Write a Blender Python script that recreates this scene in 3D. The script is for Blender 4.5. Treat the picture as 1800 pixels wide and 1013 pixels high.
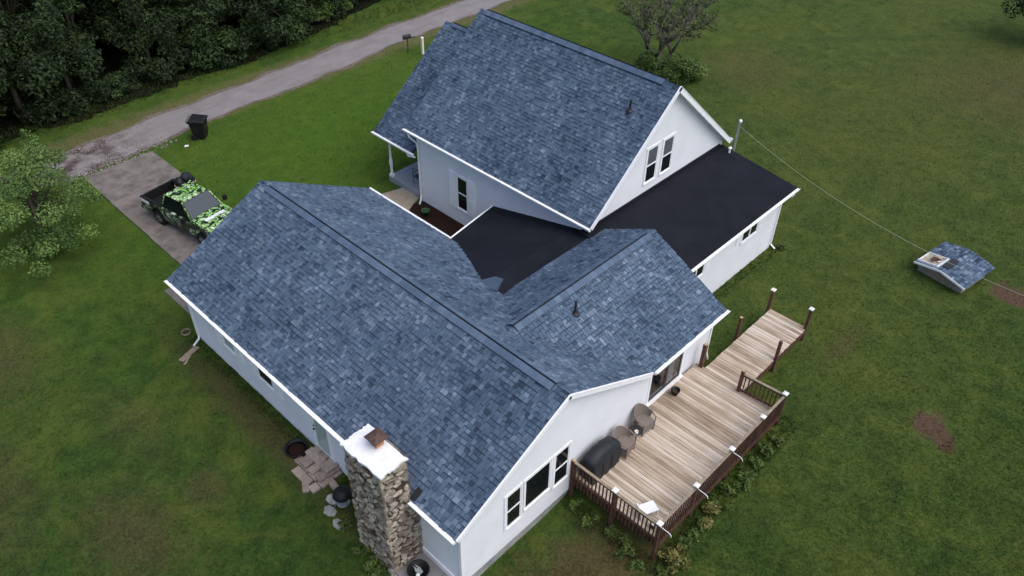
import bpy, bmesh, math, random
import numpy as np
from mathutils import Vector, Matrix, noise
random.seed(7); rng = np.random.default_rng(7)
for o in list(bpy.data.objects): bpy.data.objects.remove(o)
SC = bpy.context.scene; COL = SC.collection

# ------------------------------------------------------------ camera, sky, sun, exposure
CAM = Vector((-8.0459, -9.4798, 21.9509))
Rv = Vector((0.69538022, -0.71849145, 0.01470989)); Uv = Vector((0.45301464, 0.45414901, 0.76715475)); Fv = Vector((0.55787461, 0.52680045, -0.64129339))
cd = bpy.data.cameras.new('camera'); cam = bpy.data.objects.new('camera', cd); COL.objects.link(cam)
cam.matrix_world = Matrix(((Rv.x, Uv.x, -Fv.x, CAM.x), (Rv.y, Uv.y, -Fv.y, CAM.y), (Rv.z, Uv.z, -Fv.z, CAM.z), (0, 0, 0, 1)))
cd.sensor_width = 36; cd.lens = 28.66; cd.clip_end = 2000; cd.clip_start = 0.1
SC.camera = cam
SUN_EL, SUN_AZ = 60, 168            # degrees; azimuth from +Y towards +X
wd = bpy.data.worlds.new('World'); SC.world = wd; wd.use_nodes = True
wn = wd.node_tree.nodes; bg = wn['Background']
sky = wn.new('ShaderNodeTexSky'); sky.sky_type = 'NISHITA'; sky.sun_disc = False
sky.sun_elevation = math.radians(SUN_EL); sky.sun_rotation = math.radians(SUN_AZ)
sky.air_density = 0.9; sky.dust_density = 3.0; sky.ozone_density = 1.0
wd.node_tree.links.new(sky.outputs[0], bg.inputs[0]); bg.inputs[1].default_value = 0.145
sl = bpy.data.lights.new('sun', 'SUN'); sl.energy = 1.15; sl.angle = math.radians(75); sl.color = (1, 0.98, 0.96)
sun = bpy.data.objects.new('sun', sl); COL.objects.link(sun)
a, e = math.radians(SUN_AZ), math.radians(SUN_EL)
sd = Vector((math.sin(a) * math.cos(e), math.cos(a) * math.cos(e), math.sin(e)))
sun.rotation_euler = sd.to_track_quat('Z', 'Y').to_euler(); sun.location = (0, 0, 40)
SC.view_settings.view_transform = 'Standard'; SC.view_settings.look = 'None'
SC.view_settings.exposure = 0.46; SC.view_settings.gamma = 1.0

# ------------------------------------------------------------ materials
MAT = {}
def mat(name, rgb, rough=0.8, spec=0.3, var=0.0, scale=6.0, bump=0.0, bscale=60.0, objvar=0.0, metal=0.0, tone=None, transm=0.0):
    if name in MAT: return MAT[name]
    m = bpy.data.materials.new(name); m.use_nodes = True; nt = m.node_tree; N, L = nt.nodes, nt.links
    b = N['Principled BSDF']; b.inputs['Roughness'].default_value = rough; b.inputs['Specular IOR Level'].default_value = spec; b.inputs['Metallic'].default_value = metal
    geo = N.new('ShaderNodeNewGeometry'); col = None
    if tone:
        at = N.new('ShaderNodeAttribute'); at.attribute_name = 'tone'
        r = N.new('ShaderNodeValToRGB'); L.new(at.outputs['Fac'], r.inputs[0]); el = r.color_ramp.elements
        el[0].position, el[0].color = tone[0][0], (*tone[0][1], 1); el[1].position, el[1].color = tone[-1][0], (*tone[-1][1], 1)
        for p, c in tone[1:-1]: q = el.new(p); q.color = (*c, 1)
        col = r.outputs[0]
    else:
        v = N.new('ShaderNodeRGB'); v.outputs[0].default_value = (*rgb, 1); col = v.outputs[0]
    def mul(colsock, facsock, lo, hi):
        mr = N.new('ShaderNodeMapRange'); mr.inputs[3].default_value = lo; mr.inputs[4].default_value = hi; L.new(facsock, mr.inputs[0])
        mx = N.new('ShaderNodeVectorMath'); mx.operation = 'SCALE'; L.new(colsock, mx.inputs[0]); L.new(mr.outputs[0], mx.inputs['Scale']); return mx.outputs[0]
    if var:
        n = N.new('ShaderNodeTexNoise'); n.inputs['Scale'].default_value = scale; n.inputs['Detail'].default_value = 6; n.inputs['Roughness'].default_value = .65
        L.new(geo.outputs['Position'], n.inputs['Vector'])
        mr0 = N.new('ShaderNodeMapRange'); mr0.inputs[1].default_value = .3; mr0.inputs[2].default_value = .7; L.new(n.outputs[0], mr0.inputs[0])
        col = mul(col, mr0.outputs[0], 1 - var, 1 + var)
    if objvar:
        oi = N.new('ShaderNodeObjectInfo'); col = mul(col, oi.outputs['Random'], 1 - objvar, 1 + objvar)
    L.new(col, b.inputs['Base Color'])
    if bump:
        n2 = N.new('ShaderNodeTexNoise'); n2.inputs['Scale'].default_value = bscale; n2.inputs['Detail'].default_value = 4
        L.new(geo.outputs['Position'], n2.inputs['Vector'])
        bp = N.new('ShaderNodeBump'); bp.inputs['Strength'].default_value = bump; bp.inputs['Distance'].default_value = .02
        L.new(n2.outputs[0], bp.inputs['Height']); L.new(bp.outputs[0], b.inputs['Normal'])
    MAT[name] = m; return m

mat('shingle', None, .92, .15, var=.16, scale=1.1, bump=.35, bscale=140,
    tone=[(0, (.017, .027, .046)), (.35, (.068, .103, .154)), (.65, (.106, .149, .208)), (1, (.210, .258, .325))])
mat('underlay', (.026, .038, .062), .95, .1)
mat('cap', None, .92, .15, var=.15, scale=3, bump=.3, bscale=140, tone=[(0, (.078, .116, .176)), (1, (.118, .162, .232))])
mat('epdm', (.0125, .0140, .0195), .8, .10, var=.25, scale=.8, bump=.05, bscale=5)
mat('trim', (.87, .88, .89), .45, .4, var=.05, scale=3)
mat('gutter', (.88, .89, .90), .35, .45, var=.04, scale=4)
mat('foundation', (.30, .30, .29), .95, .1, var=.3, scale=3, bump=.5, bscale=30)
mat('glass', (.008, .010, .012), .06, .5)
mat('glass_grey', (.10, .11, .12), .12, .5, var=.3, scale=2)
mat('door_glass', (.42, .50, .47), .18, .5, var=.15, scale=4)
mat('dark_frame', (.02, .02, .022), .5, .4)
mat('mortar', (.085, .075, .06), .95, .1, var=.4, scale=5, bump=.5, bscale=40)
mat('stone', (.30, .28, .25), .95, .12, var=.5, scale=9, bump=.8, bscale=30, objvar=.45)
def stone_hues():
    nt = MAT['stone'].node_tree; N, L = nt.nodes, nt.links; b = N['Principled BSDF']; src = b.inputs['Base Color'].links[0].from_socket
    geo = N.new('ShaderNodeNewGeometry'); oi = N.new('ShaderNodeObjectInfo'); n = N.new('ShaderNodeTexNoise'); n.inputs['Scale'].default_value = 2.2; n.inputs['Detail'].default_value = 5; L.new(geo.outputs['Position'], n.inputs['Vector'])
    ad = N.new('ShaderNodeMath'); ad.operation = 'MULTIPLY_ADD'; ad.inputs[1].default_value = .5; L.new(oi.outputs['Random'], ad.inputs[0]); L.new(n.outputs[0], ad.inputs[2])
    r = N.new('ShaderNodeValToRGB'); el = r.color_ramp.elements; el[0].position = .45; el[0].color = (.42, .30, .24, 1); el[1].position = 1.0; el[1].color = (.72, .72, .60, 1); q = el.new(.60); q.color = (.95, .86, .78, 1); q = el.new(.82); q.color = (1.12, 1.05, .96, 1); L.new(ad.outputs[0], r.inputs[0])
    mx = N.new('ShaderNodeVectorMath'); mx.operation = 'MULTIPLY'; L.new(src, mx.inputs[0]); L.new(r.outputs[0], mx.inputs[1]); L.new(mx.outputs[0], b.inputs['Base Color'])
stone_hues()
mat('crown_white', (.80, .80, .80), .8, .2, var=.10, scale=5, bump=.25, bscale=14)
mat('rust', (.10, .062, .05), .7, .3, var=.4, scale=14, metal=.2)
mat('flue', (.50, .22, .12), .85, .2, var=.2, scale=10)
mat('stain', (.090, .045, .030), .8, .25, var=.35, scale=5, bump=.3, bscale=50, objvar=.25)
mat('post_top', (.42, .32, .2), .85, .2, var=.2)
mat('cap_white', (.85, .84, .80), .3, .5)
mat('cap_lens', (.55, .42, .32), .25, .5)
mat('black_plastic', (.010, .010, .011), .55, .3, var=.2)
mat('black_cover', (.016, .018, .022), .55, .3, var=.3, scale=6, bump=.9, bscale=7)
mat('wicker', (.20, .165, .14), .75, .3, var=.25, scale=60, bump=.5, bscale=120)
mat('ceramic', (.72, .68, .6), .4, .4)
mat('white_plastic', (.82, .83, .84), .35, .45, var=.04)
mat('paver', (.34, .27, .225), .92, .15, var=.22, scale=9, bump=.4, bscale=60, objvar=.22)
mat('flagstone', (.30, .30, .27), .92, .15, var=.3, scale=6, bump=.5, bscale=30, objvar=.2)
mat('bark', (.085, .068, .05), .95, .1, var=.35, scale=12, bump=.8, bscale=30)
mat('grey_bark', (.115, .105, .085), .95, .1, var=.35, scale=12, bump=.8, bscale=30)
mat('porch_grey', (.27, .29, .32), .7, .25, var=.12, scale=2)
mat('mulch', (.028, .014, .010), .97, .1, var=.6, scale=30, bump=1.0, bscale=45)
mat('concrete', (.168, .150, .136), .93, .15, var=.38, scale=1.6, bump=.25, bscale=60)
mat('pad', (.24, .235, .235), .93, .15, var=.12, scale=2, bump=.2, bscale=60)
mat('tan_walk', (.36, .30, .23), .93, .15, var=.15, scale=3)
mat('green_pot', (.03, .13, .07), .5, .4, var=.2)
mat('chrome', (.6, .6, .6), .25, .5, metal=.9)
mat('rubber', (.012, .012, .012), .85, .2)
mat('well_wall', (.25, .225, .185), .9, .15, var=.2, scale=4, bump=.3)
mat('cardboard', (.42, .36, .28), .85, .2, var=.2, scale=8)
mat('brown_scrap', (.10, .055, .04), .9, .15, var=.5, scale=12)
mat('cable', (.40, .44, .31), .5, .3)
mat('galv', (.38, .40, .40), .5, .4, metal=.5)
mat('soil', (.085, .058, .046), .97, .1, var=.4, scale=8, bump=.8, bscale=20)
mat('weathered', (.27, .22, .16), .9, .15, var=.3, scale=7)
mat('red_lens', (.25, .02, .02), .3, .5)
for nm, a_, b_ in (('leaf_lime', (.040, .088, .020), (.16, .25, .060)), ('leaf_wood', (.005, .012, .004), (.048, .082, .020)),
                   ('leaf_olive', (.028, .048, .012), (.115, .150, .042)), ('leaf_shrub', (.028, .062, .012), (.125, .19, .042)), ('leaf_weed', (.030, .055, .012), (.12, .17, .035)), ('leaf_yellow', (.09, .09, .02), (.24, .22, .07))):
    mat(nm, None, .7, .25, tone=[(0, a_), (1, b_)])

def siding(name, rgb):
    m = mat(name, rgb, .6, .3, var=.05, scale=1.2); nt = m.node_tree; N, L = nt.nodes, nt.links
    return m
siding('siding', (.73, .745, .77))

def deckwood():
    m = bpy.data.materials.new('deck_wood'); m.use_nodes = True; nt = m.node_tree; N, L = nt.nodes, nt.links; b = N['Principled BSDF']
    b.inputs['Roughness'].default_value = .9; b.inputs['Specular IOR Level'].default_value = .15
    tc = N.new('ShaderNodeNewGeometry'); oi = N.new('ShaderNodeObjectInfo')
    mp = N.new('ShaderNodeMapping'); mp.inputs['Scale'].default_value = (48, .9, 20); L.new(tc.outputs['Position'], mp.inputs[0])
    n = N.new('ShaderNodeTexNoise'); n.inputs['Scale'].default_value = 1; n.inputs['Detail'].default_value = 5; L.new(mp.outputs[0], n.inputs['Vector'])
    n2 = N.new('ShaderNodeTexNoise'); n2.inputs['Scale'].default_value = .75; n2.inputs['Detail'].default_value = 5; L.new(tc.outputs['Position'], n2.inputs['Vector'])
    r = N.new('ShaderNodeValToRGB'); el = r.color_ramp.elements
    el[0].position = .30; el[0].color = (.225, .165, .110, 1); el[1].position = .68; el[1].color = (.63, .56, .475, 1); q = el.new(.5); q.color = (.47, .38, .29, 1)
    ad = N.new('ShaderNodeMath'); ad.operation = 'MULTIPLY_ADD'; ad.inputs[1].default_value = .24; L.new(oi.outputs['Random'], ad.inputs[0])
    mx = N.new('ShaderNodeMath'); mx.operation = 'MULTIPLY_ADD'; mx.inputs[1].default_value = .32; L.new(n2.outputs[0], mx.inputs[0])
    sc = N.new('ShaderNodeMath'); sc.operation = 'MULTIPLY_ADD'; sc.inputs[1].default_value = .85; sc.inputs[2].default_value = -.21; L.new(n.outputs[0], sc.inputs[0])
    L.new(sc.outputs[0], mx.inputs[2]); L.new(mx.outputs[0], ad.inputs[2]); L.new(ad.outputs[0], r.inputs[0]); L.new(r.outputs[0], b.inputs['Base Color'])
    bp = N.new('ShaderNodeBump'); bp.inputs['Strength'].default_value = .3; bp.inputs['Distance'].default_value = .01; L.new(n.outputs[0], bp.inputs['Height']); L.new(bp.outputs[0], b.inputs['Normal'])
    MAT['deck_wood'] = m
deckwood()

def camo(name, scale, stops):
    m = bpy.data.materials.new(name); m.use_nodes = True; nt = m.node_tree; N, L = nt.nodes, nt.links; b = N['Principled BSDF']
    b.inputs['Roughness'].default_value = .35; b.inputs['Specular IOR Level'].default_value = .4
    tc = N.new('ShaderNodeTexCoord')
    ns = N.new('ShaderNodeTexNoise'); ns.inputs['Scale'].default_value = scale; ns.inputs['Detail'].default_value = 1.0; ns.inputs['Distortion'].default_value = .8
    L.new(tc.outputs['Object'], ns.inputs['Vector'])
    r = N.new('ShaderNodeValToRGB'); r.color_ramp.interpolation = 'CONSTANT'; el = r.color_ramp.elements
    el[0].position = 0; el[0].color = (.008, .012, .008, 1); el[1].position = .40; el[1].color = (.02, .06, .012, 1)
    for p, c in stops: q = el.new(p); q.color = (*c, 1)
    L.new(ns.outputs[0], r.inputs[0]); L.new(r.outputs[0], b.inputs['Base Color']); MAT[name] = m
camo('camo', 4.2, ((.455, (.17, .40, .05)), (.51, (.58, .74, .42)), (.545, (.012, .028, .010)), (.585, (.24, .50, .09)), (.63, (.78, .84, .70)), (.68, (.015, .03, .012))))
camo('camo_side', 3.6, ((.47, (.012, .014, .012)), (.53, (.42, .46, .38)), (.565, (.02, .03, .018)), (.62, (.10, .20, .05)), (.66, (.6, .63, .55))))

# lawn: same procedural colour for the sheet and the blades; bare soil where the place has it
def lawn_material():
    m = bpy.data.materials.new('lawn'); m.use_nodes = True; nt = m.node_tree; N, L = nt.nodes, nt.links; b = N['Principled BSDF']
    b.inputs['Roughness'].default_value = .95; b.inputs['Specular IOR Level'].default_value = .08
    geo = N.new('ShaderNodeNewGeometry'); P = geo.outputs['Position']
    def ns(s, d=5, r=.6, dist=0):
        n = N.new('ShaderNodeTexNoise'); n.inputs['Scale'].default_value = s; n.inputs['Detail'].default_value = d; n.inputs['Roughness'].default_value = r; n.inputs['Distortion'].default_value = dist; L.new(P, n.inputs['Vector']); return n.outputs[0]
    def rng_(s, a, b2, lo=0, hi=1):
        q = N.new('ShaderNodeMapRange'); q.inputs[1].default_value = a; q.inputs[2].default_value = b2; q.inputs[3].default_value = lo; q.inputs[4].default_value = hi; L.new(s, q.inputs[0]); return q.outputs[0]
    def mix(f, a, b2):
        q = N.new('ShaderNodeMix'); q.data_type = 'RGBA'
        if isinstance(f, float): q.inputs[0].default_value = f
        else: L.new(f, q.inputs[0])
        for s, i in ((a, 6), (b2, 7)):
            if isinstance(s, tuple): q.inputs[i].default_value = (*s, 1)
            else: L.new(s, q.inputs[i])
        return q.outputs[2]
    def math_(op, a, b2):
        q = N.new('ShaderNodeMath'); q.operation = op
        for i, s in enumerate((a, b2)):
            if isinstance(s, (int, float)): q.inputs[i].default_value = s
            else: L.new(s, q.inputs[i])
        return q.outputs[0]
    def blob(x, y, rx, ry, soft=.5, edge=None):
        mp = N.new('ShaderNodeMapping'); mp.vector_type = 'POINT'; mp.inputs['Location'].default_value = (-x / rx, -y / ry, 0); mp.inputs['Scale'].default_value = (1 / rx, 1 / ry, 0); L.new(P, mp.inputs[0])
        ln = N.new('ShaderNodeVectorMath'); ln.operation = 'LENGTH'; L.new(mp.outputs[0], ln.inputs[0]); d = ln.outputs['Value']
        if edge is not None: d = math_('ADD', d, rng_(edge, .3, .7, -.45, .45))
        return rng_(d, 1 - soft, 1 + soft, 1, 0)
    n_fine, n_mid, n_big, n_edge = ns(9, 6, .7), ns(1.3, 5, .6), ns(.16, 4, .55, .4), ns(1.6, 6, .7)
    n_grain = ns(38, 4, .7)
    c = mix(rng_(n_mid, .36, .64), (.019, .051, .0105), (.047, .095, .0160))
    c = mix(rng_(n_big, .45, .75, 0, .8), c, (.084, .104, .0200))
    n_clump, n_streak = ns(3.1, 4, .65, .8), ns(.45, 5, .62, .9)
    c = mix(rng_(n_clump, .50, .70, 0, .65), c, (.013, .036, .0090))
    c = mix(rng_(n_streak, .50, .68, 0, .8), c, (.092, .116, .0225))
    c = mix(blob(14, 24, 12, 8, .9), c, mix(rng_(n_mid, .3, .7), (.044, .104, .0105), (.076, .140, .0150)))
    c = mix(math_('MULTIPLY', blob(40, 4, 22, 12, .9), .55), c, mix(rng_(n_mid, .3, .7), (.058, .076, .018), (.104, .098, .030)))
    c = mix(rng_(n_fine, .42, .85, 0, .7), c, (.090, .112, .030))
    c = mix(rng_(n_grain, .58, .35, 0, .7), c, mix(.5, c, (.012, .026, .006)))
    # bare brown spots with ragged outlines
    thin = None
    for (x, y, rx, ry, k) in ((-8.6, 13.2, 1.6, 2.6, .45), (-6.0, 19.6, 1.7, 2.3, .5), (-5.6, 8.6, 1.2, 1.9, .55), (-3.6, 12.6, .8, 2.0, .25), (37, 13, 3, 2.2, .35), (3.0, -2.2, 3.0, 1.6, .75), (-.5, 9.5, .55, 5.5, .6), (46, -1, 5, 5, .45), (-3.2, 8.6, .7, .7, .5), (17.7, -3.0, 1.0, .4, .5)):
        s = math_('MULTIPLY', blob(x, y, rx, ry, .55, n_edge), k); thin = s if thin is None else math_('MAXIMUM', thin, s)
    c = mix(thin, c, mix(rng_(n_fine, .3, .7), (.050, .040, .018), (.112, .086, .042)))
    dirt = None
    for (x, y, rx, ry) in ((16.05, -7.15, .75, .5), (15.7, -7.8, .45, .35), (25.6, -6.7, .7, .85)):
        s = blob(x, y, rx, ry, .25, n_edge); dirt = s if dirt is None else math_('MAXIMUM', dirt, s)
    c = mix(dirt, c, mix(rng_(n_fine, .35, .7), (.048, .029, .019), (.125, .080, .050)))
    # dry straw-coloured verge along the road
    sx = N.new('ShaderNodeSeparateXYZ'); L.new(P, sx.inputs[0])
    yy = math_('ADD', sx.outputs[1], rng_(n_edge, .3, .7, -.5, .5))
    verge = math_('MULTIPLY', rng_(yy, 29.8, 30.5), rng_(yy, 34.2, 33.5))
    c = mix(math_('MULTIPLY', verge, .62), c, mix(rng_(n_fine, .3, .7), (.085, .075, .03), (.165, .14, .075)))
    at = N.new('ShaderNodeAttribute'); at.attribute_name = 'tone'
    hv = N.new('ShaderNodeVectorMath'); hv.operation = 'SCALE'; L.new(c, hv.inputs[0]); L.new(rng_(at.outputs['Fac'], -1, 1, .72, 1.42), hv.inputs['Scale'])
    L.new(hv.outputs[0], b.inputs['Base Color'])
    bp = N.new('ShaderNodeBump'); bp.inputs['Strength'].default_value = .55; bp.inputs['Distance'].default_value = .05; L.new(n_fine, bp.inputs['Height'])
    bp2 = N.new('ShaderNodeBump'); bp2.inputs['Strength'].default_value = .7; bp2.inputs['Distance'].default_value = .02; L.new(n_grain, bp2.inputs['Height']); L.new(bp.outputs[0], bp2.inputs['Normal']); L.new(bp2.outputs[0], b.inputs['Normal'])
    MAT['lawn'] = m
lawn_material()

def road_material():
    m = mat('road', (.225, .208, .205), .93, .15, var=.14, scale=.9, bump=.4, bscale=50); nt = m.node_tree; N, L = nt.nodes, nt.links; b = N['Principled BSDF']
    src = b.inputs['Base Color'].links[0].from_socket
    geo = N.new('ShaderNodeNewGeometry'); sx = N.new('ShaderNodeSeparateXYZ'); L.new(geo.outputs['Position'], sx.inputs[0])
    n = N.new('ShaderNodeTexNoise'); n.inputs['Scale'].default_value = 1.1; n.inputs['Detail'].default_value = 6; L.new(geo.outputs['Position'], n.inputs['Vector'])
    mp = N.new('ShaderNodeMapping'); mp.inputs['Scale'].default_value = (.25, 2.2, 1); L.new(geo.outputs['Position'], mp.inputs[0])
    n3 = N.new('ShaderNodeTexNoise'); n3.inputs['Scale'].default_value = 1.0; n3.inputs['Detail'].default_value = 5; L.new(mp.outputs[0], n3.inputs['Vector'])
    def M(op, a, b2=0.0, c=0.0):
        q = N.new('ShaderNodeMath'); q.operation = op
        for i, s in enumerate((a, b2, c)):
            if isinstance(s, (int, float)): q.inputs[i].default_value = s
            else: L.new(s, q.inputs[i])
        return q.outputs[0]
    ramp = N.new('ShaderNodeMapRange'); ramp.inputs[1].default_value = .52; ramp.inputs[2].default_value = .66; L.new(n3.outputs[0], ramp.inputs[0])
    end = N.new('ShaderNodeMapRange'); end.inputs[1].default_value = 7; end.inputs[2].default_value = 3.5; L.new(sx.outputs[0], end.inputs[0])
    nb = N.new('ShaderNodeMapRange'); nb.inputs[1].default_value = .40; nb.inputs[2].default_value = .60; L.new(n.outputs[0], nb.inputs[0])
    f = M('MAXIMUM', M('MULTIPLY', ramp.outputs[0], .16), M('MULTIPLY', end.outputs[0], nb.outputs[0]))
    mx = N.new('ShaderNodeMix'); mx.data_type = 'RGBA'; L.new(f, mx.inputs[0]); L.new(src, mx.inputs[6]); mx.inputs[7].default_value = (.062, .045, .04, 1); L.new(mx.outputs[2], b.inputs['Base Color'])
road_material()

# ------------------------------------------------------------ helpers
class MB:
    def __init__(s): s.v, s.f, s.m, s.t = [], [], [], []
    def add(s, vs, fs, mi=0, tone=0.0):
        o = len(s.v); s.v += [tuple(q) for q in vs]
        for f in fs: s.f.append(tuple(i + o for i in f)); s.m.append(mi); s.t.append(tone)
    def box(s, x0, y0, z0, x1, y1, z1, mi=0, tone=0.0):
        x0, x1 = sorted((x0, x1)); y0, y1 = sorted((y0, y1)); z0, z1 = sorted((z0, z1))
        s.add([(x0, y0, z0), (x1, y0, z0), (x1, y1, z0), (x0, y1, z0), (x0, y0, z1), (x1, y0, z1), (x1, y1, z1), (x0, y1, z1)],
              [(0, 3, 2, 1), (4, 5, 6, 7), (0, 1, 5, 4), (1, 2, 6, 5), (2, 3, 7, 6), (3, 0, 4, 7)], mi, tone); return s
    def obox(s, c, X, Y, Z, mi=0, tone=0.0):
        c, X, Y, Z = map(Vector, (c, X, Y, Z)); P = [c + a * X + b * Y + d * Z for d in (-1, 1) for a, b in ((-1, -1), (1, -1), (1, 1), (-1, 1))]
        s.add(P, [(0, 3, 2, 1), (4, 5, 6, 7), (0, 1, 5, 4), (1, 2, 6, 5), (2, 3, 7, 6), (3, 0, 4, 7)], mi, tone); return s
    def prism(s, pts, ext, mi=0, tone=0.0):
        n = len(pts); e_ = Vector(ext); A = [Vector(q) for q in pts]; B = [q + e_ for q in A]
        s.add(A + B, [tuple(range(n))[::-1], tuple(range(n, 2 * n))] + [(i, (i + 1) % n, n + (i + 1) % n, n + i) for i in range(n)], mi, tone); return s
    def tube(s, pts, rad, n=8, mi=0, tone=0.0):
        pts = [Vector(q) for q in pts]; rad = rad if isinstance(rad, (list, tuple)) else [rad] * len(pts); V = []; ref = None
        for i, q in enumerate(pts):
            d = (pts[min(i + 1, len(pts) - 1)] - pts[max(i - 1, 0)]).normalized()
            if ref is None: ref = d.orthogonal().normalized()
            ref = (ref - d * ref.dot(d)).normalized(); w = d.cross(ref)
            V += [q + (ref * math.cos(2 * math.pi * k / n) + w * math.sin(2 * math.pi * k / n)) * rad[i] for k in range(n)]
        F = [(i * n + k, i * n + (k + 1) % n, (i + 1) * n + (k + 1) % n, (i + 1) * n + k) for i in range(len(pts) - 1) for k in range(n)]
        F += [tuple(range(n))[::-1], tuple(range((len(pts) - 1) * n, len(pts) * n))]; s.add(V, F, mi, tone); return s
    def lathe(s, c, prof, n=20, mi=0, tone=0.0):
        c = Vector(c); V = []
        for r, z in prof: V += [c + Vector((r * math.cos(2 * math.pi * k / n), r * math.sin(2 * math.pi * k / n), z)) for k in range(n)]
        F = [(i * n + k, i * n + (k + 1) % n, (i + 1) * n + (k + 1) % n, (i + 1) * n + k) for i in range(len(prof) - 1) for k in range(n)]
        F += [tuple(range(n))[::-1], tuple(range((len(prof) - 1) * n, len(prof) * n))]; s.add(V, F, mi, tone); return s
    def mesh(s, name, mats, smooth=False):
        me = bpy.data.meshes.new(name); me.from_pydata(s.v, [], s.f)
        for m in (mats if isinstance(mats, (list, tuple)) else [mats]): me.materials.append(MAT[m])
        me.polygons.foreach_set('material_index', s.m)
        at = me.attributes.new('tone', 'FLOAT', 'FACE'); at.data.foreach_set('value', s.t)
        if smooth: me.polygons.foreach_set('use_smooth', [True] * len(s.f))
        me.update(); return me
    def build(s, name, mats, parent=None, smooth=False, bevel=0):
        return link(name, s.mesh(name, mats, smooth), parent, bevel)
def link(name, me, parent=None, bevel=0, world=True):
    o = bpy.data.objects.new(name, me); COL.objects.link(o)
    if parent:
        o.parent = parent
        if world and not parent.parent: o.matrix_parent_inverse = root_matrix(parent).inverted()
    if bevel:
        b = o.modifiers.new('bevel', 'BEVEL'); b.width = bevel; b.segments = 2; b.limit_method = 'ANGLE'
    return o
ROOTM = {}
def root_matrix(o): return ROOTM.get(o.name, Matrix.Identity(4)) if not o.parent else root_matrix(o.parent) @ Matrix.Identity(4)
def tag(o, label, cat, group=None, kind=None):
    o['label'] = label; o['category'] = cat
    if group: o['group'] = group
    if kind: o['kind'] = kind
    return o
def thing(name, loc, label, cat, group=None, rz=0.0):
    o = bpy.data.objects.new(name, None); COL.objects.link(o); o.location = loc; o.rotation_euler = (0, 0, rz); o.empty_display_size = .2
    ROOTM[o.name] = Matrix.Translation(Vector(loc)) @ Matrix.Rotation(rz, 4, 'Z'); return tag(o, label, cat, group)
def local(name, me, parent, loc=(0, 0, 0), rot=(0, 0, 0), scale=(1, 1, 1)):
    """child placed in its parent's own coordinates"""
    o = bpy.data.objects.new(name, me); COL.objects.link(o); o.parent = parent; o.location = loc; o.rotation_euler = rot; o.scale = scale; return o
def struct(o): o['kind'] = 'structure'; return o
def sstep(a, b, x): t = min(1, max(0, (x - a) / (b - a))); return t * t * (3 - 2 * t)
def gz(x, y):
    """height of the ground: it falls away a little by the near gable"""
    d = .48 * sstep(2.8, .2, y) * sstep(7.5, 3.5, x) * sstep(-3.5, -.3, x) * sstep(-9, -2.5, y)
    d += .12 * sstep(9, 3, y) * sstep(3, -1, x) * sstep(-8, -1, x) * sstep(-9, -2.5, y)
    return -d + .05 * noise.noise((x * .16, y * .16, 3.1)) * sstep(1, 6, max(abs(x - 9) - 13, abs(y - 7) - 12))

# ------------------------------------------------------------ ground, road, drive
def axis(lo, hi, a, b, st):
    far = [lo + (a - lo) * i / 8 for i in range(8)]; return far + list(np.arange(a, b, st)) + [b + (hi - b) * i / 8 for i in range(9)]
def lawn():
    X, Y = axis(-260, 330, -16, 66, .7), axis(-260, 330, -16, 62, .7); v = [(x, y, gz(x, y)) for y in Y for x in X]; n = len(X)
    m = MB(); m.add(v, [(j * n + i, j * n + i + 1, (j + 1) * n + i + 1, (j + 1) * n + i) for j in range(len(Y) - 1) for i in range(n - 1)])
    return struct(m.build('lawn', 'lawn', smooth=True))
lawn()
def ragged_strip(name, mt, x0, x1, ylo, yhi, z, amp=.18, st=.4):
    m = MB(); V = []; xs = np.arange(x0, x1 + st, st)
    for x in xs:
        a = ylo(x) + amp * noise.noise((x * .7, 1.3, 0)) + .4 * amp * noise.noise((x * 2.6, 4.3, 0)); b = yhi(x) + amp * noise.noise((x * .7, 9.3, 0)) + .4 * amp * noise.noise((x * 2.6, 14.3, 0))
        V += [(x, a, z + gz(x, a)), (x, (a + b) / 2, z + .035 + gz(x, b)), (x, b, z + gz(x, b))]
    m.add(V, [(3 * i + k, 3 * i + 3 + k, 3 * i + 4 + k, 3 * i + 1 + k) for i in range(len(xs) - 1) for k in (0, 1)])
    return struct(m.build(name, mt, smooth=True))
rlo = lambda x: 29.85 + .6 * sstep(5, 9, x) + .75 * sstep(13, 27, x); rhi = lambda x: 32.15 + .5 * sstep(2, 7, x) + .75 * sstep(8, 27, x)
mat('shoulder', (.15, .128, .105), .95, .1, var=.4, scale=6, bump=.6, bscale=30)
ragged_strip('road_shoulder', 'shoulder', -1, 200, lambda x: rlo(x) - .16, lambda x: rhi(x) + .34, .012, .4)
ragged_strip('road', 'road', .8, 200, rlo, rhi, .035, .22)
# gravel apron between road and drive: separate pebbles
def gravel():
    m = MB()
    for i in range(2600):
        x = random.uniform(1.4, 7.2); y = random.uniform(29.2, 32.3); k = (x - 1.4) / 5.8
        if random.random() < k * .75: continue
        r = random.uniform(.02, .06); z = gz(x, y) + .05; a0 = random.random() * 6
        P = [(x + r * math.cos(a0 + j * 1.571) * random.uniform(.7, 1.2), y + r * math.sin(a0 + j * 1.571) * random.uniform(.7, 1.2), z - .02) for j in range(4)]
        m.add(P + [(x, y, z + r * .7)], [(0, 1, 4), (1, 2, 4), (2, 3, 4), (3, 0, 4)], 0, random.random())
    mat('gravel', None, .95, .1, tone=[(0, (.10, .085, .075)), (1, (.36, .33, .31))])
    o = m.build('gravel', 'gravel'); tag(o, 'loose grey gravel where the drive meets the road', 'gravel', kind='stuff')
gravel()
drive = bpy.data.objects.new('driveway', None); COL.objects.link(drive); struct(drive)
for i, (y0, y1) in enumerate(((15.4, 18.55), (18.57, 22.5), (22.52, 26.3), (26.32, 29.35))):
    xl = (.7, 2.06, 2.09, 2.12)[i]; m = MB(); m.box(xl, y0, -.2, 5.75, y1, .055 + .004 * i); m.build('slab', 'concrete', drive, bevel=.01)
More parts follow.
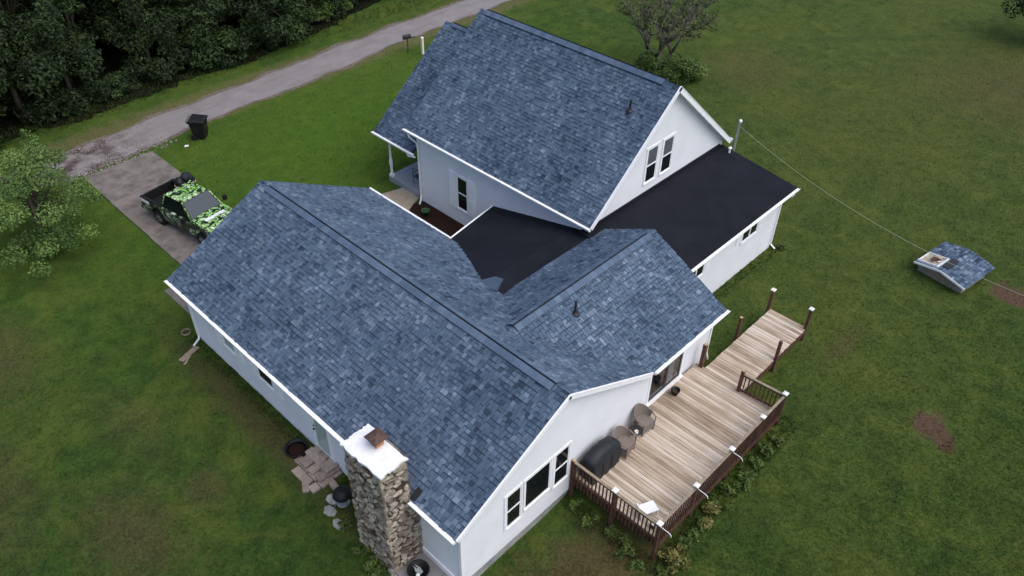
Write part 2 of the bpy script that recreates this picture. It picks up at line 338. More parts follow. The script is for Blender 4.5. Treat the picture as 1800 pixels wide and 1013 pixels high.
m = MB(); m.box(-.75, .2, -.7, .30, 1.98, -.17); m.box(-1.6, .1, -.7, -.76, 1.98, -.175); pad = struct(m.build('concrete_pad', 'pad', bevel=.01))
m = MB(); m.prism([(10.9, 15.6, -.1), (12.7, 16.4, -.1), (12.8, 17.6, -.1), (10.6, 18.2, -.1), (9.6, 17.4, -.1)], (0, 0, .16)); struct(m.build('front_path', 'tan_walk', bevel=.02))
m = MB(); P = [(12.68, 11.6), (12.68, 16.02), (12.2, 16.2), (11.7, 15.9), (11.45, 15.2), (11.2, 14), (10.9, 12.6), (10.2, 10.6), (12.68, 10.6)]
m.prism([(x, y, -.1) for x, y in P], (0, 0, .15)); struct(m.build('mulch_bed', 'mulch'))

# ------------------------------------------------------------ the house
house = thing('house', (0, 0, 0), 'white sided house with blue shingle gable roofs and a black flat-roofed addition', 'house')
AE, AR, RX, LA = 2.7808, 5.0771, 4.4295, 15.57          # front wing: eave z, ridge z, ridge x, length
sAl = (AR - AE) / RX; sAr = .525
RB, BR, XB, YB2 = 3.4655, 4.5532, 13.2, 5.78             # cross wing: ridge y, ridge z, end x, back edge y
sB = (BR - AE) / RB
CX0, CXR, CX1, CY0, CY1, CE, CR = 12.3655, 17.234, 22.2, 5.7543, 16.64, 3.817, 8.0208
sC = (CR - CE) / (CXR - CX0)
EE, ER, EY1 = 2.72, 6.75, 19.05; sE = (ER - EE) / (CXR - CX0)
zA = lambda x: AR - (sAl * (RX - x) if x < RX else sAr * (x - RX))
zB = lambda y: BR - sB * abs(y - RB)
def zD(x, y): return 3.41 if y < 6.7 else 3.40 - .25 * (y - 6.7) - .045 * (x - 8)

def roof_part(polys, th=.11, name='roof'):
    m = MB()
    for P in polys:
        P = [Vector(q) for q in P]; n = (P[1] - P[0]).cross(P[2] - P[1]).normalized()
        if n.z < 0: n = -n
        m.prism([q - n * .012 for q in P], -n * th)
    return m.build(name, 'underlay', house)
roofA = roof_part([[(0, 0, AE), (RX, 0, AR), (RX, LA, AR), (0, LA, AE)],
                   [(RX, 0, AR), (8.8, 0, zA(8.8)), (8.8, 5.3, zA(8.8)), (RX, 5.3, AR)], [(RX, 5.3, AR), (9.3, 5.3, zA(9.3)), (9.3, LA, zA(9.3)), (RX, LA, AR)]])
roofB = roof_part([[(8.8, 0, AE), (XB, 0, AE), (XB, RB, BR), (5.43, RB, BR)], [(5.43, RB, BR), (XB, RB, BR), (XB, YB2, zB(YB2)), (7.6, YB2, zB(YB2))]])
roofC = roof_part([[(CX0, CY0, CE), (CXR, CY0, CR), (CXR, CY1, CR), (CX0, CY1, CE)], [(CXR, CY0, CR), (CX1, CY0, CE - .06), (CX1, CY1, CE - .06), (CXR, CY1, CR)]])
roofE = roof_part([[(CX0, 16.25, EE), (CXR, 16.25, ER), (CXR, EY1, ER), (CX0, EY1, EE)], [(CXR, 16.25, ER), (CX1, 16.25, EE), (CX1, EY1, EE), (CXR, EY1, ER)]])

EXPO = .152
WID = [.11, .135, .155, .175, .22]; TON = [i / 9 for i in range(10)]; TABS = {}
def tab_faces(m, O, S, T, N, s0, s1, t0, th, tone, h=EXPO):
    a, b = O + S * s0 + T * t0, O + S * s1 + T * t0; c, d = b + T * (h + .03), a + T * (h + .03)
    m.add([a + N * th, b + N * th, c + N * .003, d + N * .003, a - N * .004, b - N * .004, d - N * .004, c - N * .004], [(0, 1, 2, 3), (4, 5, 1, 0), (4, 0, 3, 6), (1, 5, 7, 2)], 0, tone)
    if th < .010:        # dark band at exposure top: granule colour plus painted shadow under next tab
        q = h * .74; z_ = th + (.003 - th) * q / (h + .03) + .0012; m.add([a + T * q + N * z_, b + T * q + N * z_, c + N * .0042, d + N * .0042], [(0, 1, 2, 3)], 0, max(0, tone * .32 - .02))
def shingle(roof, O, E1, Tp, keep, singles=0):
    """lay tabs course by course from eave line O->E1 up to Tp"""
    O, E1, Tp = Vector(O), Vector(E1), Vector(Tp); S = (E1 - O).normalized(); T = (Tp - O) - S * (Tp - O).dot(S); tl = T.length; T.normalize(); N = S.cross(T).normalized()
    if N.z < 0: N = -N
    sl_ = (E1 - O).length; rows = int(tl / EXPO) + 1; tabs = []
    for k in range(rows):
        t0 = k * EXPO - .03; s = -random.random() * .25; h = min(EXPO, tl - t0 - .03)
        if h < .04: break
        while s < sl_:
            wi = random.choices(range(5), (2, 4, 5, 3, 1.5))[0]; w = WID[wi]; s0, s1 = max(s, 0), min(s + w - .015, sl_); s += w
            if s1 - s0 < .03: continue
            c = O + S * (s0 + s1) / 2 + T * (t0 + .08)
            if not keep(c.x, c.y, c.z): continue
            blotch = noise.noise((c.x * .55, c.y * .55, c.z * .55 + 2)) * .17 + noise.noise((c.x * 1.7, c.y * 1.7, c.z + 9)) * .14
            r = random.random(); tone = (.48 + random.gauss(0, .07) if r < .66 else (.70 + random.gauss(0, .07) if r < .86 else .29 + random.gauss(0, .06))) + blotch
            full = s1 - s0 > w - .0155 and h == EXPO
            tabs.append(((c - CAM).length, s0, s1, t0, wi, min(1, max(0, tone)), random.choice((.006, .009, .011, .016)), h, full))
    if singles: tabs.sort(key=lambda q: q[0])
    rot = Matrix((S, T, N)).transposed().to_4x4(); m = MB(); done = 0
    for d, s0, s1, t0, wi, tone, th, h, full in tabs:
        if done < singles and full:
            ti = round(tone * 9); key = (wi, ti, th)
            if key not in TABS:
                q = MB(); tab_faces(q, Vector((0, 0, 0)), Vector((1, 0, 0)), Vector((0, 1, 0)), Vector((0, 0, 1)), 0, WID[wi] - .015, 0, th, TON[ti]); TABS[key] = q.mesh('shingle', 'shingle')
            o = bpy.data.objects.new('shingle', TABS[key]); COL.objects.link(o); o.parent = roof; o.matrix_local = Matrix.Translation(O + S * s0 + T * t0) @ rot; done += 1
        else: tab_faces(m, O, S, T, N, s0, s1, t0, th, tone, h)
    o = m.build('shingle_field', 'shingle', roof); o['kind'] = 'stuff'
    return o
inch = lambda x, y: x < .06 and 1.82 < y < 3.5
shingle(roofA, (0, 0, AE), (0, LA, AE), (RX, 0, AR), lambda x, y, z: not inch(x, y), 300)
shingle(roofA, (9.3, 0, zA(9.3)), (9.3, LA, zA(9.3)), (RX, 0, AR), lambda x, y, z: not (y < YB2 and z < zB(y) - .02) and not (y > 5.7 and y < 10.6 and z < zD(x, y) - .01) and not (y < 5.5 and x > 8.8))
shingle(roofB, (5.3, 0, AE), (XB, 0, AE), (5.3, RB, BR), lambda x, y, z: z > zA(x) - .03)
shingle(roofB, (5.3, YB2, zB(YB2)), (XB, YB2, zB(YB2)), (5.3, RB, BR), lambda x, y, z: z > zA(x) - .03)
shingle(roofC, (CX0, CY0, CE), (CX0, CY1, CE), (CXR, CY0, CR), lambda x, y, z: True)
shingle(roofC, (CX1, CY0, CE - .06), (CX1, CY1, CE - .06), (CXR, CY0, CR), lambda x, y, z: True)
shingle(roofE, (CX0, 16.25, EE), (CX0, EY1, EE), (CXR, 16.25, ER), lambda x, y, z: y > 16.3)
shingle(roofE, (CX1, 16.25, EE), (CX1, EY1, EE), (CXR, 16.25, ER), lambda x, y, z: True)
# little shingled saddle where black roof, valley and front wing meet
m = MB(); m.prism([(7.45, 5.9, 3.56), (8.2, 6.3, 3.45), (8.1, 6.62, 3.43), (7.35, 6.9, 3.46)], (0, 0, -.12)); m.t = [.3] * len(m.t); sad = m.build('saddle', 'shingle', roofA)

def ridge_caps(roof, p0, p1, s1, s2, side, half=.23):
    """raised vent strip with folded caps along a ridge; s1, s2 = slopes on either side of it"""
    p0, p1 = Vector(p0), Vector(p1); d = (p1 - p0); L_ = d.length; d.normalize(); n = int(L_ / .30); st = L_ / n
    u1, u2 = Vector(side), -Vector(side); mm = []
    vent = MB()
    for u, s_ in ((u1, s1), (u2, s2)):
        q = (u - Vector((0, 0, s_))).normalized(); nn = d.cross(q).normalized(); nn = nn if nn.z > 0 else -nn
        vent.obox((p0 + p1) / 2 + q * (half - .012) / 2 + nn * .024, d * (L_ / 2 - .02), q * (half - .012) / 2, nn * .032)
    vent.build('ridge_vent', 'dark_frame', roof)
    for v in range(3):
        c = MB()
        for u, s_ in ((u1, s1), (u2, s2)):
            q = (u - Vector((0, 0, s_))).normalized(); nn = d.cross(q).normalized(); nn = nn if nn.z > 0 else -nn
            a = [d * 0, d * (st + .05), d * (st + .05) + q * half, q * half]; up0, up1 = nn * .082, nn * .072
            lo = nn * .058
            V = [a[0] + up0, a[1] + up1, a[2] + up1, a[3] + up0, a[0] + lo, a[1] + lo, a[2] + lo, a[3] + lo]
            c.add(V, [(0, 1, 2, 3), (3, 2, 6, 7), (0, 3, 7, 4), (1, 5, 6, 2), (4, 7, 6, 5)], 0, .2 + .35 * v)
        mm.append(c.mesh('ridge_cap', 'cap'))
    for i in range(n):
        o = bpy.data.objects.new('ridge_cap', random.choice(mm)); COL.objects.link(o); o.parent = roof; o.location = p0 + d * st * i
ridge_caps(roofA, (RX, .55, AR), (RX, LA - .6, AR), sAl, sAr, (-1, 0, 0))
ridge_caps(roofB, (5.75, RB, BR), (XB - .45, RB, BR), sB, sB, (0, -1, 0))
ridge_caps(roofC, (CXR, CY0 + .7, CR), (CXR, CY1 - .4, CR), sC, sC, (-1, 0, 0))
ridge_caps(roofE, (CXR, CY1 + .1, ER), (CXR, EY1 - .5, ER), sE, sE, (-1, 0, 0), .17)

# black membrane addition
m = MB(); far = [(8.75, 10.35), (12.72, 11.35)]
zf = lambda x: 2.44 - (x - 8.75) * .108
P = [(7.3, 5.55, 3.41), (12.72, 5.55, 3.42), (12.72, 6.7, 3.19), (7.3, 6.7, 3.44), (8.75, 10.35, zf(8.75)), (12.72, 11.35, zf(12.72)), (12.72, 9, 2.62), (8.0, 8.2, 3.0)]
m.add(P, [(0, 1, 2, 3), (3, 2, 6, 7), (7, 6, 5, 4)]); m.add([(x, y, z - .14) for x, y, z in P], [(3, 2, 1, 0), (7, 6, 2, 3), (4, 5, 6, 7)])
m.add([P[4], P[5], (P[5][0], P[5][1], P[5][2] - .14), (P[4][0], P[4][1], P[4][2] - .14)], [(0, 1, 2, 3)]); m.build('membrane_roof', 'epdm', house)
m = MB(); T_ = [(12.3, 2.0, 3.21), (21.62, 2.0, 3.21), (22.05, 6.25, 3.47), (12.3, 6.25, 3.47)]; m.prism(T_, (0, 0, -.14)); m.build('membrane_roof', 'epdm', house)
m = MB(); m.obox((17.35, 6.0, 3.535), (4.4, 0, 0), (0, .035, 0), (0, 0, .075)); m.build('flashing', 'epdm', house)

# walls
def clip(poly, p, n):
    out = []
    for i in range(len(poly)):
        a, b = poly[i], poly[(i + 1) % len(poly)]; da, db = (a - p).dot(n), (b - p).dot(n)
        if da <= 0: out.append(a)
        if (da < 0 < db) or (db < 0 < da): out.append(a + (b - a) * (da / (da - db)))
    return out
def wall(pts, ext, mt='siding', name='wall', laps=False):
    m = MB(); m.prism(pts, ext)
    if laps:                                   # overlapping boards: lower edge 13 mm proud, upper edge tucked in
        ax = 0 if abs(ext[1]) > 0 else 1; o_ = -Vector(ext).normalized(); q2 = [Vector((p[ax], p[2])) for p in pts]; d0 = pts[0][1 - ax]; z_ = min(p.y for p in q2); top = max(p.y for p in q2); LAP = .14
        while z_ < top - .01:
            st = clip(clip(q2, Vector((0, z_ + LAP)), Vector((0, 1))), Vector((0, z_)), Vector((0, -1)))
            if len(st) >= 3:
                f3 = lambda p, k: Vector((p.x, d0, p.y) if ax == 0 else (d0, p.x, p.y)) + o_ * k
                n_ = len(st); fr = [f3(p, .0125 * (1 - (p.y - z_) / LAP) + .001) for p in st]; bk = [f3(p, -.002) for p in st]
                m.add(fr + bk, [tuple(range(n_))] + [(i, n_ + i, n_ + (i + 1) % n_, (i + 1) % n_) for i in range(n_)])
            z_ += LAP
    return m.build(name, mt, house)
gx = [(.33, 0, .0), (9.0, 0, .0), (9.0, 0, zA(9.0) - .15), (RX, 0, AR - .15), (.33, 0, zA(.33) - .15)]
for y, ex in ((.2, .15), (15.05, .15)): wall([(x, y, z) for x, _, z in gx], (0, ex, 0), laps=y < 1)
wall([(.331, .352, 0), (.331, 15.048, 0), (.331, 15.048, 2.8), (.331, .352, 2.8)], (.15, 0, 0), laps=True)
wall([(8.85, 5.5, 0), (8.85, 15.048, 0), (8.85, 15.048, 2.62), (8.85, 5.5, 2.62)], (.148, 0, 0))
wall([(9.003, .34, 0), (12.9, .34, 0), (12.9, .34, 2.83), (9.003, .34, 2.83)], (0, .15, 0), laps=True)
wall([(12.75, .492, 0), (12.75, 5.6, 0), (12.75, 5.6, zB(5.6) - .14), (12.75, RB, BR - .14), (12.75, .492, zB(.492) - .14)], (.149, 0, 0))
wall([(12.902, 2.4, 0), (21.25, 2.4, 0), (21.25, 2.4, 3.09), (12.902, 2.4, 3.09)], (0, .15, 0), laps=True)
wall([(21.1, 2.553, 0), (21.1, 6.4, 0), (21.1, 6.4, 3.31), (21.1, 2.553, 3.08)], (.149, 0, 0))
wall([(12.7, 6.21, 0), (12.7, 16.05, 0), (12.7, 16.05, 4.0), (12.7, 6.21, 4.0)], (.15, 0, 0), laps=True)
zC = lambda x: CR - sC * abs(x - CXR) - .17
for y in (6.05, 16.06): wall([(12.7, y, 0), (21.9, y, 0), (21.9, y, zC(21.9)), (CXR, y, zC(CXR)), (12.7, y, zC(12.7))], (0, .155, 0), laps=y < 10)
wall([(21.75, 6.21, 0), (21.75, 16.05, 0), (21.75, 16.05, 3.95), (21.75, 6.21, 3.95)], (.149, 0, 0))
wall([(8.99, 10.0, 0), (12.69, 10.0, 0), (12.69, 10.0, 2.2), (8.99, 10.0, 2.2)], (0, .15, 0))
m = MB()
for b in ((.36, .24, -1.1, 8.98, .34, -.001), (.36, .345, -1.1, .46, 15.1, -.001), (.47, 15.0, -1.1, 8.98, 15.18, -.001), (9.0, .37, -1.1, 12.86, .47, -.001), (12.78, .48, -1.1, 12.87, 2.4, -.001), (12.88, 2.43, -1.1, 21.22, 2.53, -.001), (21.12, 2.54, -1.1, 21.22, 6.2, -.001), (12.73, 6.2, -1.1, 12.83, 16.02, -.001)): m.box(*b)
m.build('foundation', 'foundation', house)
m = MB(); m.box(.28, .24, -.5, .352, 1.98, .06); m.build('base_trim', 'trim', house)

# trim, gutters, downspouts
def rake(p0, p1, out, h=.17, w=.035, drop=.0, away=False):
    p0, p1, out = Vector(p0), Vector(p1), Vector(out).normalized(); d = (p1 - p0); m = MB(); up = out.cross(d).normalized(); up = up if up.z > 0 else -up
    if away: c = (p0 + p1) / 2 - out * .02 - up * (h / 2 + .10); m.obox(c, d / 2, out * w / 2, up * h / 2); return m.build('rake_board', 'trim', house)
    c = (p0 + p1) / 2 + out * w / 2 - up * (h / 2 - .012 + drop); m.obox(c, d / 2, out * w / 2, up * h / 2)
    c2 = (p0 + p1) / 2 + out * (w + .008) / 2 + up * .012; m.obox(c2, d / 2, out * (w / 2 + .012), up * .008); return m.build('rake_board', 'trim', house)
rake((0, 0, AE), (RX, 0, AR), (0, -1, 0)); rake((RX, 0, AR), (8.78, 0, zA(8.78)), (0, -1, 0))
rake((0, LA, AE), (RX, LA, AR), (0, 1, 0), away=True); rake((RX, LA, AR), (9.3, LA, zA(9.3)), (0, 1, 0), away=True)
rake((XB, 0, AE), (XB, RB, BR), (1, 0, 0), away=True); rake((XB, RB, BR), (XB, YB2, zB(YB2)), (1, 0, 0), away=True)
rake((CX0, CY0, CE), (CXR, CY0, CR), (0, -1, 0)); rake((CXR, CY0, CR), (CX1, CY0, CE - .06), (0, -1, 0), .2)
rake((CX0, CY1, CE), (CXR, CY1, CR), (0, 1, 0), away=True); rake((CX0, EY1, EE), (CXR, EY1, ER), (0, 1, 0), away=True); rake((CXR, EY1, ER), (CX1, EY1, EE), (0, 1, 0), away=True)
m = MB(); m.obox(((CXR + CX1) / 2, 5.90, (CR + CE) / 2 - .20), Vector((CX1 - CXR, 0, CE - .06 - CR)) / 2, (0, .14, 0), (0.01, 0, .012)); m.obox(((CXR + CX0) / 2, 5.90, (CR + CE) / 2 - .17), Vector((CX0 - CXR, 0, CE - CR)) / 2, (0, .14, 0), (-.01, 0, .012)); m.build('soffit', 'trim', house)
def gutter(p0, p1, out, w=.125, h=.11):
    """K-profile trough with rolled front lip, end caps and a mesh guard"""
    p0, p1, out = Vector(p0), Vector(p1), Vector(out).normalized(); Z = Vector((0, 0, 1))
    prof = [(0, 0), (0, -h), (w * .6, -h), (w * .72, -h * .55), (w, -h * .25), (w, .012), (w - .022, .012), (w - .022, -.012), (.02, -.008), (.02, 0)]
    m = MB(); m.prism([p0 + out * a + Z * b for a, b in prof], p1 - p0); return m.build('gutter', 'gutter', house)
gutter((-.015, .0, AE - .0), (-.015, 1.83, AE), (-1, 0, 0)); gutter((-.02, 3.56, AE + .03), (-.02, 7.35, AE + .03), (-1, 0, 0), .14, .16); gutter((-.015, 7.37, AE), (-.015, LA, AE), (-1, 0, 0))
gutter((8.86, -.015, AE), (XB + .03, -.015, AE), (0, -1, 0)); gutter((12.85, 1.98, 3.17), (21.66, 1.98, 3.17), (0, -1, 0))
gutter((CX0 - .015, CY0 - .03, CE), (CX0 - .015, CY1 + .04, CE), (-1, 0, 0)); gutter((CX0 - .015, 16.1, EE), (CX0 - .015, EY1 + .04, EE), (-1, 0, 0)); gutter((CX1 + .015, CY0 - .03, CE - .06), (CX1 + .015, CY1, CE - .06), (1, 0, 0))
gutter((9.315, 10.45, zA(9.3)), (9.315, LA, zA(9.3)), (1, 0, 0), .09, .08)
m = MB(); m.obox(((8.75 + 12.72) / 2, 10.86, (zf(8.75) + zf(12.72)) / 2 - .06), Vector((3.97, 1.0, zf(12.72) - zf(8.75))) / 2, Vector((-.02, .08, 0)) * .45, (0, 0, .075)); m.build('fascia', 'trim', house)
def fascia(b): m = MB(); m.box(*b); m.build('fascia', 'trim', house)
fascia((.0, .04, AE - .2, .05, LA - .04, AE - .035)); fascia((8.9, .0, AE - .2, XB - .02, .05, AE - .035)); fascia((12.92, 2.0, 2.98, 21.6, 2.05, 3.06)); fascia((CX0 + .01, CY0 + .04, CE - .2, CX0 + .06, CY1 - .04, CE - .04)); fascia((CX0 + .01, 16.3, EE - .2, CX0 + .06, EY1 - .04, EE - .04))
m = MB(); m.box(.055, .05, AE - .13, .36, LA - .1, AE - .115); m.box(8.9, .055, AE - .13, XB - .05, .36, AE - .115); m.box(12.95, 2.055, 2.99, 21.5, 2.41, 3.004); m.box(CX0 + .065, CY0 + .06, CE - .13, 12.72, CY1 - .05, CE - .115); m.build('soffit', 'trim', house)
def spout(pts): m = MB(); m.tube(pts, .042, 4); return m.build('downspout', 'gutter', house)
spout([(-.06, 15.0, 2.66), (-.04, 14.98, 2.5), (.27, 14.9, 2.25), (.27, 14.9, .25), (.2, 14.85, .12), (-.12, 14.7, .06)])
spout([(12.30, 16.35, 3.70), (12.30, 16.3, 3.55), (12.58, 16.15, 3.2), (12.62, 16.12, 2.9), (12.62, 16.1, .35), (12.5, 16.0, .2), (12.3, 15.85, .12)])
spout([(12.28, 16.5, 2.62), (12.3, 16.45, 2.5), (12.55, 16.25, 2.4)])
spout([(21.3, 1.92, 3.05), (21.3, 1.95, 2.92), (21.3, 2.35, 2.62), (21.3, 2.35, .2), (21.3, 2.1, .06)])
spout([(12.96, -.06, 2.65), (12.96, -.02, 2.55), (12.96, .29, 2.3), (12.96, .29, .66), (13.1, .24, .2)])
def corner(x, y, z0, z1, s=.055): m = MB(); m.box(x - s, y - s, z0, x + s, y + s, z1); m.build('corner_board', 'trim', house)
corner(.36, .23, -.02, 2.62); corner(9.02, .30, .62, 2.62, .06); corner(12.87, .37, .6, 2.66); corner(21.22, 2.43, 0, 2.98); corner(12.73, 16.18, .1, 3.7); corner(12.72, 6.06, 3.3, 3.72); corner(21.87, 6.07, 3.5, 3.75); corner(.36, 15.17, 0, 2.6)

# windows: frame in the wall plane, sash, panes, meeting rail. axis 'y' = wall facing -y, 'x' = facing -x
def P3(ax, w, d, z): return (w, d, z) if ax == 'y' else (d, w, z)
def bx(m, ax, w0, w1, d0, d1, z0, z1, mi=0): m.box(*P3(ax, w0, d0, z0), *P3(ax, w1, d1, z1), mi)
def window(ax, d, w0, w1, z0, z1, kind='hung', trim=.09, shutter=0.0, glass='glass', parent=None):
    """d: wall face; the outside is at smaller d"""
    if parent is None: parent = house
    m = MB(); t = trim
    bx(m, ax, w0 - t, w0, d - .045, d + .02, z0 - t * .6, z1 + t); bx(m, ax, w1, w1 + t, d - .045, d + .02, z0 - t * .6, z1 + t)
    bx(m, ax, w0 + .001, w1 - .001, d - .04, d + .02, z1, z1 + t - .002); bx(m, ax, w0 + .001, w1 - .001, d - .06, d + .02, z0 - t * .8, z0)
    win = m.build('window', 'trim', parent)
    s = MB(); f = .045
    bx(s, ax, w0 + .002, w0 + f, d - .028, d - .004, z0 + .002, z1 - .002); bx(s, ax, w1 - f, w1 - .002, d - .028, d - .004, z0 + .002, z1 - .002); bx(s, ax, w0 + f + .001, w1 - f - .001, d - .027, d - .004, z1 - f, z1 - .003); bx(s, ax, w0 + f + .001, w1 - f - .001, d - .027, d - .004, z0 + .003, z0 + f)
    if kind == 'hung': bx(s, ax, w0 + f + .001, w1 - f - .001, d - .032, d - .004, (z0 + z1) / 2 - .03, (z0 + z1) / 2 + .03)
    if kind == 'slide': bx(s, ax, (w0 + w1) / 2 - .04, (w0 + w1) / 2 + .04, d - .032, d - .004, z0 + f + .001, z1 - f - .001)
    s.build('sash', 'trim', win)
    zs = [(z0 + f, (z0 + z1) / 2 - .03), ((z0 + z1) / 2 + .03, z1 - f)] if kind == 'hung' else [(z0 + f, z1 - f)]
    ws = [(w0 + f, (w0 + w1) / 2 - .04), ((w0 + w1) / 2 + .04, w1 - f)] if kind == 'slide' else [(w0 + f, w1 - f)]
    for a0, a1 in zs:
        for b0, b1 in ws: p = MB(); bx(p, ax, b0 - .005, b1 + .005, d - .016, d - .008, a0 - .005, a1 + .005); p.build('pane', glass if not isinstance(glass, tuple) else glass[zs.index((a0, a1))], win)
    if shutter:
        for a0 in (w0 - t - shutter - .02, w1 + t + .02):
            h = MB(); bx(h, ax, a0, a0 + shutter, d - .05, d + .01, z0 - .12, z1 + .12); bx(h, ax, a0 + .05, a0 + shutter - .05, d - .062, d - .051, z0, (z0 + z1) / 2 - .05); bx(h, ax, a0 + .05, a0 + shutter - .05, d - .062, d - .051, (z0 + z1) / 2 + .05, z1); h.build('shutter', 'trim', house)
    return win
window('y', .2, 2.12, 2.74, .88, 2.42); window('y', .2, 2.90, 4.02, 1.05, 2.42, 'fixed'); window('y', .2, 4.22, 4.88, .88, 2.42)
window('x', 12.7, 12.93, 13.58, .88, 2.55, shutter=.42)
window('y', 6.05, 16.05, 16.75, 4.05, 5.62, glass=('glass', 'glass_grey')); window('y', 6.05, 17.12, 17.82, 4.05, 5.62, glass=('glass', 'glass_grey'))
window('y', 2.4, 18.3, 19.5, 1.80, 2.58, 'slide'); window('y', 2.4, 14.4, 15.5, 1.80, 2.56, 'slide')
for a0 in (17.85, 19.62, 15.62): m = MB(); m.box(a0, 2.36, 1.9, a0 + .36, 2.41, 2.72); m.build('shutter', 'trim', house)
window('x', .33, 9.55, 10.45, 1.2, 2.2, 'fixed', shutter=.4); window('x', .33, 11.95, 12.75, 1.2, 2.2, 'hung', glass='door_glass', shutter=.36)
# entry door on the long wall with storm-glass leaf
m = MB(); m.box(.27, 6.22, .12, .34, 6.32, 2.3); m.box(.27, 7.24, .12, .34, 7.34, 2.3); m.box(.272, 6.321, 2.2, .34, 7.239, 2.3); door = m.build('door', 'trim', house)
m = MB(); m.box(.285, 6.33, .14, .325, 7.23, 2.19); m.build('leaf', 'trim', door)
m = MB(); m.box(.276, 6.45, .35, .286, 7.11, 2.05); m.build('pane', 'door_glass', door)
m = MB(); m.lathe((.25, 7.17, 1.15), [(.028, 0), (.034, .02), (.028, .05)], 8); m.lathe((.26, 7.17, 1.32), [(.02, 0), (.024, .02), (.02, .04)], 8); m.build('handle', 'black_plastic', door)
m = MB(); m.box(.26, 7.95, 2.1, .34, 8.05, 2.25); m.build('wall_lamp', 'black_plastic', house)
# sliding glass door on the deck
m = MB(); m.box(9.22, .285, .6, 9.31, .36, 2.45); m.box(11.2, .285, .6, 11.3, .36, 2.45); m.box(9.311, .287, 2.36, 11.199, .36, 2.45); m.box(9.2, .2, .56, 11.32, .338, .66); slid = m.build('sliding_door', 'trim', house)
m = MB()
for a0, a1 in ((9.33, 10.27), (10.29, 11.18)):
    m.box(a0, .305, .67, a0 + .07, .345, 2.35); m.box(a1 - .07, .305, .67, a1, .345, 2.35); m.box(a0 + .071, .307, 2.26, a1 - .071, .345, 2.35); m.box(a0 + .071, .307, .67, a1 - .071, .345, .78)
m.build('door_frame', 'dark_frame', slid)
for a0, a1, g in ((9.40, 10.2, 'glass'), (10.36, 10.75, 'glass_grey'), (10.75, 11.11, 'glass')): m = MB(); m.box(a0, .32, .78, a1, .335, 2.26); m.build('pane', g, slid)
# roof vents
def vent(x, y, z, h): m = MB(); m.tube([(x, y, z - .1), (x, y, z + h)], .045, 10); m.build('vent_pipe', 'dark_frame', house); m = MB(); m.lathe((x, y, z - .06), [(.16, 0), (.15, .05), (.08, .12), (.06, .16)], 12); m.build('vent_boot', 'dark_frame', house)
vent(7.95, 2.75, zB(2.75), .5); vent(16.0, 7.1, CR - sC * (CXR - 16.0), .45)
m = MB(); m.tube([(21.7, 5.45, 3.4), (21.7, 5.45, 3.62)], .05, 8); m.lathe((21.7, 5.45, 3.62), [(.07, 0), (.09, .03), (.05, .08)], 10); m.build('vent_pipe', 'white_plastic', house)
# meter mast
m = MB(); m.tube([(22.42, 5.62, 2.4), (22.42, 5.62, 4.5), (22.44, 5.6, 4.6)], .05, 8); m.build('mast', 'galv', house)
m = MB(); m.lathe((22.44, 5.6, 4.58), [(.05, 0), (.085, .04), (.07, .11), (.02, .15)], 10); m.build('weatherhead', 'cap_white', house)
m = MB(); m.tube([(22.5, 5.6, 4.6), (22.75, 5.5, 4.55), (22.85, 5.4, 4.3), (22.72, 5.42, 4.1), (22.5, 5.5, 4.05)], .014, 6); m.build('wire_loop', 'dark_frame', house)
# porch
m = MB(); m.box(12.72, 16.22, -.1, 21.8, 18.65, .3); m.build('porch_floor', 'porch_grey', house, bevel=.015)
for px_ in (12.82, 21.5):
    m = MB(); m.box(px_ - .1, 18.4, .3, px_ + .1, 18.6, .42); m.lathe((px_, 18.5, .42), [(.07, 0), (.06, .3), (.085, .5), (.09, .7), (.06, .95), (.055, 1.5), (.06, 2.05)], 12); m.box(px_ - .09, 18.41, 2.47, px_ + .09, 18.59, 2.62); m.build('porch_post', 'trim', house)
m = MB(); m.box(12.5, 18.42, 2.48, 21.9, 18.58, 2.62); m.build('porch_beam', 'trim', house)

